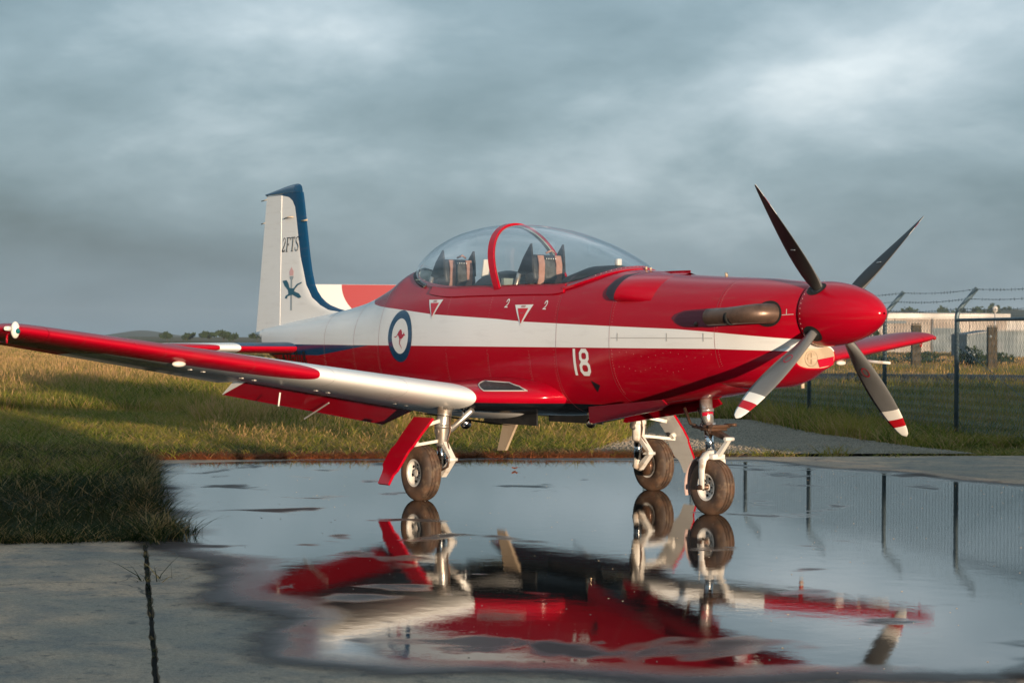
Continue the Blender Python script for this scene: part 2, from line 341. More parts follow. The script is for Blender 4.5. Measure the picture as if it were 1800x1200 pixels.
def water_mat():
    m = bpy.data.materials.new('puddle_water'); m.use_nodes = True; nt = m.node_tree; b = nt.nodes['Principled BSDF']; out = nt.nodes['Material Output']
    g = nn(nt, 'ShaderNodeNewGeometry').outputs['Position']
    at = nn(nt, 'ShaderNodeAttribute'); at.attribute_name = 'depth'; d = at.outputs['Fac']
    n1 = noise(nt, g, 1.1, 5, .6, .4); n2 = noise(nt, g, 4.5, 5, .65); n3 = noise(nt, g, .45, 4, .55, .5)
    e = math_n(nt, 'ADD', d, math_n(nt, 'ADD', math_n(nt, 'MULTIPLY', math_n(nt, 'SUBTRACT', n1, .5), .55), math_n(nt, 'MULTIPLY', math_n(nt, 'SUBTRACT', n2, .5), .16)))
    n7 = noise(nt, g, .8, 4, .6, .8); cover = maprange(nt, math_n(nt, 'ADD', e, math_n(nt, 'MULTIPLY', math_n(nt, 'SUBTRACT', n7, .5), .5)), -.42, -.06, 0, 1, True); damp = maprange(nt, e, -.16, .06, 1, 0, True)                 # damp film fades out onto dry concrete
    film = maprange(nt, e, .02, .34, 1, 0, True)                   # shallow rim: damp and rough
    n5 = noise(nt, mapping(nt, g, (1, 1, 1), (4.3, 2.2, 0)), .95, 3, .5, .35); n6 = noise(nt, mapping(nt, g, (1, 1, 1), (1.3, 7.2, 0)), .22, 2, .5)
    near = maprange(nt, math_n(nt, 'ADD', math_n(nt, 'MULTIPLY', d, -.16), n6), .12, .42, -.05, .045)
    isl = maprange(nt, math_n(nt, 'ADD', n5, near), .585, .70, 0, 1, True)                   # high spots that stand out of the water
    isl2 = maprange(nt, math_n(nt, 'ADD', math_n(nt, 'MULTIPLY', n3, .5), math_n(nt, 'MULTIPLY', n1, .5)), .585, .645, 0, .8, True)
    dry = math_n(nt, 'MAXIMUM', film, math_n(nt, 'MAXIMUM', isl, isl2))
    hump = math_n(nt, 'MAXIMUM', isl, isl2); nt.links.new(maprange(nt, hump, 0, 1, .5, .10), b.inputs['Specular IOR Level'])
    rr = math_n(nt, 'ADD', math_n(nt, 'MULTIPLY', hump, .25), math_n(nt, 'MULTIPLY', dry, .17)); rr = math_n(nt, 'ADD', rr, math_n(nt, 'ADD', math_n(nt, 'MULTIPLY', damp, .28), .003))
    nt.links.new(rr, b.inputs['Roughness'])
    c = mixc(nt, dry, (.016, .0155, .0145), (.050, .036, .030)); nt.links.new(c, b.inputs['Base Color'])
    b.inputs['IOR'].default_value = 1.36
    bn = nn(nt, 'ShaderNodeBump'); bn.inputs['Distance'].default_value = .0011; bn.inputs['Strength'].default_value = 1
    rip = math_n(nt, 'MULTIPLY', noise(nt, mapping(nt, g, (1, 1, 1)), 5, 2, .5), .36); rip2 = noise(nt, g, 60, 2, .5)
    grain = noise(nt, g, 90, 3, .6)
    h = math_n(nt, 'ADD', rip, math_n(nt, 'ADD', math_n(nt, 'MULTIPLY', rip2, .09), math_n(nt, 'MULTIPLY', math_n(nt, 'MULTIPLY', dry, grain), .35)))
    nt.links.new(h, bn.inputs['Height']); nt.links.new(bn.outputs[0], b.inputs['Normal'])
    tr = nn(nt, 'ShaderNodeBsdfTransparent'); mx = nn(nt, 'ShaderNodeMixShader')
    nt.links.new(cover, mx.inputs[0]); nt.links.new(tr.outputs[0], mx.inputs[1]); nt.links.new(b.outputs[0], mx.inputs[2]); nt.links.new(mx.outputs[0], out.inputs[0])
    return m
def gravel_mat(name='gravel_ground', a=(.36, .29, .215), c_=(.20, .16, .12)):
    m = mat(name, a, .9, spec=.2); nt = m.node_tree; b = nt.nodes['Principled BSDF']
    g = nn(nt, 'ShaderNodeNewGeometry').outputs['Position']
    vo = nn(nt, 'ShaderNodeTexVoronoi'); vo.inputs['Scale'].default_value = 26; nt.links.new(g, vo.inputs['Vector'])
    n = noise(nt, g, 1.2, 5, .6)
    c = mixc(nt, vo.outputs['Color'], a, c_); c = mixc(nt, maprange(nt, n, .4, .65, 0, .6), c, (.09, .08, .06)); nt.links.new(c, b.inputs['Base Color'])
    bn = nn(nt, 'ShaderNodeBump'); bn.inputs['Distance'].default_value = .03; nt.links.new(vo.outputs['Distance'], bn.inputs['Height']); nt.links.new(bn.outputs[0], b.inputs['Normal'])
    return m
def sheet(name, pts, m, z):
    mb = MB(); mb.add([(p[0], p[1], z) for p in pts], [tuple(range(len(pts)))])
    return tag(mb.build(name, m), kind='structure')

gm = field_mat()
mb = MB(); gx = [-3200, -1500, -400, -100, -40, -20, 0, 20, 60, 200, 700]; gy = [-1500, -600, -150, -50, -20, 0, 20, 50, 150, 600, 2000, 3200]
mb.add([(x, y, -.06) for x in gx for y in gy], [(i*len(gy)+j, i*len(gy)+j+1, (i+1)*len(gy)+j+1, (i+1)*len(gy)+j) for i in range(len(gx)-1) for j in range(len(gy)-1)])
tag(mb.build('ground', gm), kind='structure')

cm = concrete_mat()
apron = empty('concrete_apron', uv(0, 0, -.12)); tag(apron, kind='structure')
def slab(u0, u1, v0, v1):
    """one cast slab with a ragged arris along its edges"""
    n_u, n_v = max(2, int((u1-u0)/.12)), max(2, int((v1-v0)/.12)); loop = []
    r_ = random.Random(int(u0*31+v0*17))
    for i in range(n_u): loop.append((u0+(u1-u0)*i/n_u, v0+r_.uniform(0, .014)))
    for i in range(n_v): loop.append((u1-r_.uniform(0, .014), v0+(v1-v0)*i/n_v))
    for i in range(n_u): loop.append((u1-(u1-u0)*i/n_u, v1-r_.uniform(0, .014)))
    for i in range(n_v): loop.append((u0+r_.uniform(0, .014), v1-(v1-v0)*i/n_v))
    t = [uv(a, b, 0) for a, b in loop]; lo = [uv(a, b, -.12) for a, b in loop]
    mb = MB(); n = len(loop); mb.add(t+lo, [tuple(range(n))] + [(i, (i+1) % n, n+(i+1) % n, n+i) for i in range(n)])
    return mb.build('concrete_slab', cm, apron)
slab(U_FAR, 14, V_JOINT+.010, 12); slab(U_LEFT, 14, V_JOINT-9, V_JOINT-.008)
mb = MB(); mb.add([uv(U_LEFT, V_JOINT-.1, -.055), uv(14, V_JOINT-.1, -.055), uv(14, V_JOINT+.1, -.055), uv(U_LEFT, V_JOINT+.1, -.055)], [(0, 1, 2, 3)]); mb.build('joint_filler', worn('joint_filler', (.018, .015, .012), (.035, .027, .02), 20, .9), apron)
slab(14.03, 30, V_JOINT+.016, 12); slab(14.03, 30, V_JOINT-9, V_JOINT-.016)

# puddle: a fine sheet whose 'depth' attribute is the distance in from its shore
SHORE = [(-8.654, -1.845), (-5.448, -3.147), (-2.343, -4.575), (-1.305, -4.95), (-0.73, -4.853), (0.173, -5.21), (0.99, -5.65), (1.861, -5.857), (2.249, -6.1), (3.022, -6.356), (3.55, -6.2), (4.0, -5.768), (4.45, -4.931), (4.95, -4.151), (5.2, -3.2), (4.6, -.5), (1.6, 4.2), (-1.2, 4.75), (-2.893, 4.625), (-4.542, 5.0), (-5.849, 5.1), (-7.626, 5.1), (-8.75, 4.023), (-9.5, 2.5), (-10.4, 0.4), (-10.8, -.75), (-9.4, -1.45)]
def shore_depth(P):
    a = np.array(SHORE); b = np.roll(a, -1, 0); dmin = np.full(len(P), 1e9); ins = np.zeros(len(P), bool)
    for p, q in zip(a, b):
        e = q-p; t = np.clip(((P-p)@e)/(e@e), 0, 1); dmin = np.minimum(dmin, np.hypot(*(P-(p+t[:, None]*e)).T))
        c = ((p[1] > P[:, 1]) != (q[1] > P[:, 1])) & (P[:, 0] < (q[0]-p[0])*(P[:, 1]-p[1])/(q[1]-p[1]+1e-12)+p[0]); ins ^= c
    return np.where(ins, dmin, -dmin)
def puddle():
    st = .09; xs = np.arange(-10.4, 5.8, st); ys = np.arange(-6.9, 5.6, st); X, Y = np.meshgrid(xs, ys, indexing='ij')
    P = np.stack([X.ravel(), Y.ravel()], 1); d = shore_depth(P)
    d = d + .10*np.sin(P[:, 0]*3.1+1.3*np.sin(P[:, 1]*2.3)) * np.clip(1-d, 0, 1)
    keep = d > -.9; idx = -np.ones(len(P), int); idx[keep] = np.arange(keep.sum())
    n = len(ys); q = []
    ii, jj = np.meshgrid(np.arange(len(xs)-1), np.arange(n-1), indexing='ij'); a = (ii*n+jj).ravel()
    Q = idx[np.stack([a, a+1, a+n+1, a+n], 1)]; Q = Q[(Q >= 0).all(1)]
    me = bpy.data.meshes.new('puddle'); K = P[keep]
    me.from_pydata(np.column_stack([K, np.full(len(K), .004)]).tolist(), [], Q[:, ::-1].tolist())
    at = me.attributes.new('depth', 'FLOAT', 'POINT'); at.data.foreach_set('value', d[keep].astype(np.float32))
    me.materials.append(water_mat()); o = bpy.data.objects.new('puddle', me); COL.objects.link(o); tag(o, kind='structure')
    bm = bmesh.new(); bm.from_mesh(me); bmesh.ops.recalc_face_normals(bm, faces=bm.faces[:])
    if bm.faces and list(bm.faces)[0].normal.z < 0: bmesh.ops.reverse_faces(bm, faces=bm.faces[:])
    bm.to_mesh(me); bm.free()
puddle()

GRAVEL = [(-9.75, 4.2), (-9.3, 5.3), (-8.2, 7.4), (-7.5, 8.8), (-9.6, 9.5), (-13, 11.0), (-17.5, 13.6), (-19.5, 12.9), (-16.5, 10.4), (-13.2, 7.6)]
sheet('gravel_patch', GRAVEL, gravel_mat(), .012)
soil = gravel_mat('red_litter', (.24, .085, .045), (.13, .05, .03))
sheet('soil_edge', [tuple(uv(U_FAR-.42, V_JOINT-.3)[:2]), tuple(uv(U_FAR+.0, V_JOINT-.3)[:2]), tuple(uv(U_FAR+.0, 2.2)[:2]), tuple(uv(U_FAR-.38, 2.2)[:2])], soil, .006)

# ------------------------------------------------------------------ grass (instanced tufts)
def blade_mat(name, c0, c1, cdry, trans=.45):
    m = bpy.data.materials.new(name); m.use_nodes = True; nt = m.node_tree; b = nt.nodes['Principled BSDF']; out = nt.nodes['Material Output']
    g = nn(nt, 'ShaderNodeNewGeometry').outputs['Position']; at = nn(nt, 'ShaderNodeAttribute'); at.attribute_name = 'tint'
    n = noise(nt, g, .35, 4, .6); n2 = noise(nt, g, 2.5, 3, .6)
    c = mixc(nt, at.outputs['Fac'], c0, c1); c = mixc(nt, maprange(nt, math_n(nt, 'ADD', math_n(nt, 'MULTIPLY', n, .7), math_n(nt, 'MULTIPLY', n2, .3)), .44, .60, 0, .85, True), c, cdry)
    nt.links.new(c, b.inputs['Base Color']); b.inputs['Roughness'].default_value = .6; b.inputs['Specular IOR Level'].default_value = .25
    tl = nn(nt, 'ShaderNodeBsdfTranslucent'); nt.links.new(c, tl.inputs[0]); mx = nn(nt, 'ShaderNodeMixShader'); mx.inputs[0].default_value = trans
    nt.links.new(b.outputs[0], mx.inputs[1]); nt.links.new(tl.outputs[0], mx.inputs[2]); nt.links.new(mx.outputs[0], out.inputs[0]); return m
GREEN = blade_mat('grass_green', (.035, .070, .008), (.30, .30, .042), (.38, .29, .055))
STRAW = blade_mat('grass_straw', (.42, .27, .09), (.60, .39, .17), (.52, .29, .14))
TURF_SHADED = blade_mat('turf_shaded_green', (.012, .025, .004), (.045, .062, .011), (.055, .050, .014), .3)  # greens darkened: shade on the near verge put into the blade colour
LITTER = blade_mat('litter_red', (.30, .085, .035), (.42, .15, .06), (.34, .12, .05))
def tuft_mesh(name, n, rad, width, kind, seed):
    r_ = random.Random(seed); vs_, fs, tint, mi = [], [], [], []
    for k in range(n):
        a = r_.uniform(0, 6.283); q = rad*math.sqrt(r_.random()); x, y = q*math.cos(a), q*math.sin(a)
        h = r_.uniform(.45, 1.0); la = r_.uniform(0, 6.283); lean = r_.uniform(.06, .42)*h
        w = width*r_.uniform(.7, 1.3); fa = r_.uniform(0, 6.283); dx, dy = math.cos(fa)*w/2, math.sin(fa)*w/2
        o = len(vs_); t = r_.random(); dry = kind == 'litter' or r_.random() < (.05 if kind == 'turf' else .14 if kind == 'green' else .72)
        for s_, ww in ((0, 1.0), (.4, .95), (.75, .6)):
            cx = x+math.cos(la)*lean*s_**2; cy = y+math.sin(la)*lean*s_**2; cz = h*s_*(1-.12*s_)
            vs_ += [(cx-dx*ww, cy-dy*ww, cz), (cx+dx*ww, cy+dy*ww, cz)]
        vs_.append((x+math.cos(la)*lean, y+math.sin(la)*lean, h*.88))
        fs += [(o, o+1, o+3, o+2), (o+2, o+3, o+5, o+4), (o+4, o+5, o+6)]
        tint += [t]*7; mi += [1 if dry else 0]*3
        if kind == 'seed' and r_.random() < .5:                    # seed head on the stalk
            p = Vector(vs_[-1]); d = Vector((math.cos(la)*lean, math.sin(la)*lean, h)).normalized(); o = len(vs_); hw = width*.75
            for j in range(3):
                c_ = p + d*(-.06+.07*j)*1.3; s2 = hw*(.6, 1, .2)[j]
                vs_ += [(c_.x-s2, c_.y, c_.z), (c_.x+s2, c_.y, c_.z)]
            fs += [(o, o+1, o+3, o+2), (o+2, o+3, o+5, o+4)]; tint += [t]*6; mi += [1]*2
    me = bpy.data.meshes.new(name); me.from_pydata(vs_, [], fs); me.materials.append(TURF_SHADED if kind == 'turf' else GREEN); me.materials.append(LITTER if kind == 'litter' else STRAW)
    me.polygons.foreach_set('material_index', mi)
    at = me.attributes.new('tint', 'FLOAT', 'POINT'); at.data.foreach_set('value', tint); return me
def tuft_collection(name, specs):
    c = bpy.data.collections.new(name)
    for i, (n, rad, w, kind) in enumerate(specs):
        o = bpy.data.objects.new('%s_tuft%02d' % (name, i), tuft_mesh('tuft', n, rad, w, kind, i*7+len(name))); c.objects.link(o)
    return c
near_c = tuft_collection('near', [(24, .10, .008, 'turf'), (26, .11, .007, 'turf'), (22, .10, .009, 'turf'), (20, .11, .007, 'straw')])
tall_c = tuft_collection('tall', [(22, .16, .013, 'green'), (20, .16, .011, 'straw'), (20, .17, .009, 'seed'), (24, .15, .015, 'green')])
lit_c = tuft_collection('litter', [(22, .10, .007, 'litter'), (22, .10, .009, 'litter')])
far_c = tuft_collection('far', [(26, .55, .035, 'green'), (26, .55, .035, 'straw'), (24, .55, .03, 'seed')])
def scatter(name, P, scl, idx, coll):
    n = len(P); me = bpy.data.meshes.new(name); me.vertices.add(n); me.vertices.foreach_set('co', np.asarray(P, np.float32).ravel())
    a = me.attributes.new('scl', 'FLOAT_VECTOR', 'POINT'); a.data.foreach_set('vector', np.asarray(scl, np.float32).ravel())
    a = me.attributes.new('rot', 'FLOAT_VECTOR', 'POINT'); rv = np.zeros((n, 3), np.float32); rv[:, 2] = rng.uniform(0, 6.28, n); rv[:, :2] = rng.normal(0, .07, (n, 2)); a.data.foreach_set('vector', rv.ravel())
    a = me.attributes.new('pick', 'INT', 'POINT'); a.data.foreach_set('value', np.asarray(idx, np.int32))
    o = bpy.data.objects.new(name, me); COL.objects.link(o); tag(o, kind='stuff')
    ng = bpy.data.node_groups.new(name+'_scatter', 'GeometryNodeTree')
    ng.interface.new_socket('Geometry', in_out='INPUT', socket_type='NodeSocketGeometry'); ng.interface.new_socket('Geometry', in_out='OUTPUT', socket_type='NodeSocketGeometry')
    gi = ng.nodes.new('NodeGroupInput'); go = ng.nodes.new('NodeGroupOutput'); ip = ng.nodes.new('GeometryNodeInstanceOnPoints')
    ci = ng.nodes.new('GeometryNodeCollectionInfo'); ci.inputs['Collection'].default_value = coll; ci.inputs['Separate Children'].default_value = True; ci.inputs['Reset Children'].default_value = True
    def attr(nm, ty):
        q = ng.nodes.new('GeometryNodeInputNamedAttribute'); q.data_type = ty; q.inputs['Name'].default_value = nm
        return [s_ for s_ in q.outputs if s_.enabled and s_.name == 'Attribute'][0]
    L = ng.links.new; L(gi.outputs[0], ip.inputs['Points']); L(ci.outputs[0], ip.inputs['Instance']); ip.inputs['Pick Instance'].default_value = True
    L(attr('pick', 'INT'), ip.inputs['Instance Index']); L(attr('scl', 'FLOAT_VECTOR'), ip.inputs['Scale']); L(attr('rot', 'FLOAT_VECTOR'), ip.inputs['Rotation'])
    L(ip.outputs[0], go.inputs[0]); mo = o.modifiers.new('scatter', 'NODES'); mo.node_group = ng; return o
def inpoly(P, poly):
    ins = np.zeros(len(P), bool); a = np.array(poly)
    for p, q in zip(a, np.roll(a, -1, 0)):
        ins ^= ((p[1] > P[:, 1]) != (q[1] > P[:, 1])) & (P[:, 0] < (q[0]-p[0])*(P[:, 1]-p[1])/(q[1]-p[1]+1e-12)+p[0])
    return ins
fN = np.array([math.cos(YAW), math.sin(YAW)]); rN = np.array([math.sin(YAW), -math.cos(YAW)]); C2 = np.array([CAM.x, CAM.y])
def wedge(D0, D1, dens, margin=2.5, tl=-.275, tr=.275):
    """random ground points in the part of the field the photograph looks over"""
    w = max((tr-tl)*D1+2*margin, 1); n = int(dens*(D1-D0)*w); D = rng.uniform(D0, D1, n); X = rng.uniform(tl*D1-margin, tr*D1+margin, n)
    k = (X > tl*D-margin) & (X < tr*D+margin); D, X = D[k], X[k]
    return C2 + X[:, None]*rN + D[:, None]*fN, X, D
Un = np.array([U.x, U.y]); Vn = np.array([V.x, V.y])
def free(P, pad=0.0):
    u = P@Un; v = P@Vn; j = rng.normal(0, .05, len(P))
    on = ((u > U_FAR-pad+j) & (v > V_JOINT-pad+j)) | ((u > U_LEFT+j) & (v < V_JOINT))
    return ~on & ~inpoly(P, GRAVEL), u, v
def smooth_noise(P, s, seed):
    r_ = np.random.default_rng(seed); o = np.zeros(len(P))
    for k in range(6):
        a = r_.uniform(0, 6.28); f = s*r_.uniform(.6, 1.7); o += np.sin(P[:, 0]*math.cos(a)*f + P[:, 1]*math.sin(a)*f + r_.uniform(0, 6.28))
    return o/6
# short turf beside the apron, left front
P, X, D = wedge(11, 26, 42, 3.0, -.29, .02); k, u, v = free(P, .06); k &= (v < V_JOINT+.2) | (u < U_FAR); P, u, v, D = P[k], u[k], v[k], D[k]
h = .17 + .07*smooth_noise(P, 1.6, 3) + .05*rng.random(len(P)); dist_e = np.minimum(np.where(v < V_JOINT, np.maximum(V_JOINT-v, U_LEFT-u), 9), np.where(u < U_FAR, U_FAR-u, 9)); h = np.where(v < V_JOINT, h+.05*np.clip((U_LEFT-u)/6, 0, 1), h)
scatter('turf', np.column_stack([P, np.full(len(P), -.06)]), np.column_stack([np.ones(len(P)), np.ones(len(P)), np.clip(h, .09, .5)*1.05]), np.where(rng.random(len(P)) < .04, 3, rng.integers(0, 3, len(P))), near_c)
# knee-high field behind the apron and beyond the fence
def tall_zone(name, D0, D1, dens, hb, hv, wide):
    P, X, D = wedge(D0, D1, dens, 2.0); k, u, v = free(P, .12); P, u, v, D, X = P[k], u[k], v[k], D[k], X[k]
    n1 = smooth_noise(P, .5, 5); n2 = smooth_noise(P, 1.9, 9)
    edge = np.clip((U_FAR-u)/7, 0, 1)*np.ones(len(P)); edge = np.where(u > U_FAR, 1, edge)
    edge = np.where((v > 3.5) & (u > U_FAR-1.6), .22/.58*0-.30, edge)
    h = (hb + hv*n1 + .10*n2 + .26*(rng.random(len(P))-.35))*(.42+.58*edge)
    right = X > .10*D
    verge = (v < V_JOINT+1.0) & (D < 38); h = np.where(verge, np.minimum(h, .20+.10*rng.random(len(P))), h)
    dry = (smooth_noise(P, .28, 21) + .4*n2 + .75*np.clip((D-40)/45, 0, 1)*(~right) - .45*right*np.clip((62-D)/10, 0, 1)) - .30*np.clip((36-D)/8, 0, 1) > rng.normal(.30, .25, len(P))
    dry &= ~verge
    idx = np.where(dry, rng.integers(1, 3, len(P)), np.where(rng.random(len(P)) < .5, 0, 3))
    scatter(name, np.column_stack([P, np.full(len(P), -.06)]), np.column_stack([np.full(len(P), wide), np.full(len(P), wide), np.clip(h, .12, 1.1)]), idx, tall_c)
tall_zone('meadow', 20, 42, 36, .42, .16, 1.0)
tall_zone('rough_meadow', 42, 95, 8, .58, .22, 1.5)
P, X, D = wedge(95, 420, .9, 5); n1 = smooth_noise(P, .12, 4)
scatter('far_pasture', np.column_stack([P, np.full(len(P), -.06)]), np.column_stack([np.full(len(P), 1.3), np.full(len(P), 1.3), np.clip(.45+.2*n1+.15*rng.random(len(P)), .2, 1)]), np.where(rng.random(len(P)) < .72, rng.integers(1, 3, len(P)), 0), far_c)
ul = rng.uniform(-.42, .03, 1500); vl = rng.uniform(V_JOINT-.2, 1.6, 1500); PL = np.outer(U_FAR+ul, Un)+np.outer(vl, Vn)
scatter('leaf_litter', np.column_stack([PL, np.full(1500, -.01)]), np.column_stack([np.full(1500, 1.1), np.full(1500, 1.1), rng.uniform(.04, .11, 1500)]), rng.integers(0, 2, 1500), lit_c)
# straggling stems that spill over the slab edge and weeds in the joint
E_ = []
for i in range(420):
    u0 = random.uniform(-9.9, -.2); E_.append(uv(u0, V_JOINT+random.gauss(.02, .07)))
for i in range(260): E_.append(uv(U_LEFT+abs(random.gauss(0, .05)), V_JOINT-random.uniform(0, 5)))
for i in range(46): E_.append(uv(U_LEFT+random.random()**3*6.5, V_JOINT+random.gauss(0, .006)))
for i in range(60): E_.append(uv(U_LEFT-.25+random.gauss(0, .22), V_JOINT+abs(random.gauss(.05, .12))))
Pe = np.array([(p.x, p.y, -.05 if i < 680 else -.01) for i, p in enumerate(E_)]); ne = len(Pe)
sc = np.column_stack([rng.uniform(.5, 1.1, ne), rng.uniform(.5, 1.1, ne), rng.uniform(.12, .26, ne)]); sc[680:726, 2] *= .15; sc[680:726, :2] *= .22
scatter('edge_weeds', Pe, sc, rng.integers(0, 4, ne), near_c)
# loose stones on the gravel
sc_ = bpy.data.collections.new('stones')
for i in range(3):
    bm = bmesh.new(); bmesh.ops.create_icosphere(bm, subdivisions=1, radius=1)
    for v_ in bm.verts: v_.co *= random.uniform(.65, 1.2)
    me = bpy.data.meshes.new('stone'); bm.to_mesh(me); bm.free(); me.materials.append(worn('stone_%d' % i, (.42, .34, .26), (.28, .225, .17), 2, .85)); sc_.objects.link(bpy.data.objects.new('stone_src%d' % i, me))
Q = rng.uniform([-20, 4], [-7, 14], (60000, 2)); Q = Q[inpoly(Q, GRAVEL)]
s3 = rng.uniform(.004, .013, len(Q)); scatter('loose_gravel', np.column_stack([Q, np.full(len(Q), .014)]), np.column_stack([s3, s3, s3*.7]), rng.integers(0, 3, len(Q)), sc_)

# unseen banks, added to keep the low sun off the verge and the ground past the fence
def bank(name, x0, x1, y0, y1, h, taper=2.6):
    nx, ny = 18, 90; rings = []
    for j in range(ny+1):
        y = y0+(y1-y0)*j/ny; e = min(1, min(y-y0, y1-y)/taper); e = math.sqrt(max(1-(1-e)**2, 0))
        rings.append([(x0+(x1-x0)*i/nx, y, -.07+h*e*math.sin(math.pi*i/nx)**1.3*(1+.05*math.sin(y*1.7+i))) for i in range(nx+1)])
    mb = MB(); mb.loft([[Vector(p) for p in r_] for r_ in rings], False); return tag(mb.build(name, gm), kind='structure')
bank('shade_bank_left', 14.5, 20.5, -34, -8.45, 2.22, 1.0)
bank('shade_bank_right', 6.5, 12.0, 1.8, 40, 2.12)

# ------------------------------------------------------------------ buildings past the fence
M['cladding'] = worn('pale_cladding', (.34, .285, .24), (.28, .23, .195), .35, .6)
M['cladding_white'] = worn('white_cladding', (.48, .455, .43), (.40, .38, .36), .4, .55)
M['shed_grey'] = worn('shed_cladding', (.15, .185, .20), (.12, .15, .165), .5, .6)
M['roof_grey'] = mat('roof_sheet', (.20, .20, .20), .5); M['galv'] = worn('galvanised_pipe', (.105, .15, .175), (.075, .11, .13), 5, .5, .3)
M['timber'] = worn('old_timber', (.075, .055, .03), (.035, .028, .016), 6, .9, bump=.01); M['door'] = mat('shed_door', (.07, .10, .12), .5)
M['bush'] = mat('foliage_dark', (.028, .045, .018), .8, spec=.2); M['bark'] = mat('bark', (.06, .045, .03), .9)
RZ = YAW - math.pi/2                          # yards beyond the fence are laid out square to this heading
Rm = Matrix.Rotation(RZ, 3, 'Z')
def yard_box(mb, X, D, z, d, mi=0, turn=0.0):
    mb.box(site(X, D, z), d, Matrix.Rotation(RZ+turn, 3, 'Z'), mi)
wh = empty('warehouse', site(42, 232, 0)); tag(wh, 'long low cream warehouse with white roof edge behind the wire fence', 'warehouse')
for i in range(9):
    X0 = 17.3+i*4.1
    mb = MB(); yard_box(mb, X0+2.05, 230, 2.1, (4.05, .25, 4.2)); mb.build('wall_panel', M['cladding'], wh)
mb = MB(); yard_box(mb, 35.8, 238, 2.0, (36.6, 14, 4.0)); mb.build('inner_wall', M['cladding'], wh)
mb = MB(); yard_box(mb, 35.8, 229.9, 4.32, (37.4, .6, .62)); mb.build('fascia', M['cladding_white'], wh)
mb = MB(); a = [site(17.1, 229.6, 4.64), site(54.5, 229.6, 4.64), site(54.5, 247, 4.95), site(17.1, 247, 4.95)]; mb.add(a+[p-Vector((0, 0, .08)) for p in a], [(0, 1, 2, 3), (7, 6, 5, 4), (0, 4, 5, 1), (1, 5, 6, 2), (2, 6, 7, 3), (3, 7, 4, 0)]); mb.build('roof', M['roof_grey'], wh)
for X in (22, 32.6, 41):
    mb = MB(); yard_box(mb, X, 229.79, 3.62, (4.2, .1, .3)); mb.build('window_strip', M['door'], wh)
mb = MB(); yard_box(mb, 47.5, 229.8, 1.5, (3.2, .12, 3.0)); mb.build('roller_door', M['shed_grey'], wh)
for X in (21.4, 29.6, 37.8, 46.0):
    mb = MB(); mb.tube([site(X, 229.75, 0), site(X, 229.75, 4.1)], .07, 8); mb.build('downpipe', M['roof_grey'], wh)
wt = empty('white_hall', site(60, 266, 0)); tag(wt, 'bright white hall wall standing to the right of the cream warehouse', 'hall')
for i in range(5):
    mb = MB(); yard_box(mb, 58+i*5, 262, 2.1, (4.95, .3, 4.2)); mb.build('wall_panel', M['cladding_white'], wt)
mb = MB(); yard_box(mb, 68, 269, 4.35, (25.6, 15, .35)); mb.build('roof', M['roof_grey'], wt)
sh = empty('grey_shed', site(43, 170, 0)); tag(sh, 'small grey gabled shed with dark doors in front of the warehouse', 'shed')
mb = MB(); A = [site(36.4, 168, 0), site(36.4, 168, 2.0), site(38.6, 168, 2.35), site(40.8, 168, 2.35), site(47, 168, 1.95), site(47, 168, 0)]; B = [p + Vector((math.cos(YAW), math.sin(YAW), 0))*6 for p in A]; n = 6
mb.add(A+B, [tuple(range(n)), tuple(n+i for i in reversed(range(n)))] + [(i, (i+1) % n, n+(i+1) % n, n+i) for i in range(n)]); mb.build('wall', M['shed_grey'], sh)
for a_, b_ in ((1, 2), (2, 3), (3, 4)):
    mb = MB(); p, q = A[a_], A[b_]; dv = Vector((math.cos(YAW), math.sin(YAW), 0)); up = Vector((0, 0, .1)); pts = [p-dv*.2, q-dv*.2, q+dv*6.2, p+dv*6.2]
    mb.add([x+Vector((0, 0, .01)) for x in pts]+[x+up for x in pts], [(0, 1, 2, 3), (4, 5, 6, 7), (0, 1, 5, 4), (1, 2, 6, 5), (2, 3, 7, 6), (3, 0, 4, 7)]); mb.build('roof_sheet', M['roof_grey'], sh)
for X, w_ in ((38.9, .8), (41.6, .55), (42.9, .55), (44.2, .55)):
    mb = MB(); yard_box(mb, X, 167.95, .85, (w_, .12, 1.5)); mb.build('door', M['door'], sh)
mb = MB(); yard_box(mb, 44.6, 167.9, 1.6, (2.6, .15, .5)); mb.build('sign_panel', M['cladding_white'], sh)
def leaf_crown(mb, c, rad, n, size, r_, mi=0):
    for k in range(n):
        d = Vector((r_.gauss(0, 1), r_.gauss(0, 1), r_.gauss(0, 1))).normalized(); q = r_.random()**.4
        p = Vector((c[0]+d.x*rad[0]*q, c[1]+d.y*rad[1]*q, c[2]+d.z*rad[2]*q)); a = Vector((r_.gauss(0, 1), r_.gauss(0, 1), r_.gauss(0, 1))).normalized(); b = a.orthogonal().normalized(); s_ = size*r_.uniform(.6, 1.4)
        mb.add([p-a*s_, p+b*s_*.5, p+a*s_, p-b*s_*.5], [(0, 1, 2, 3)], mi)
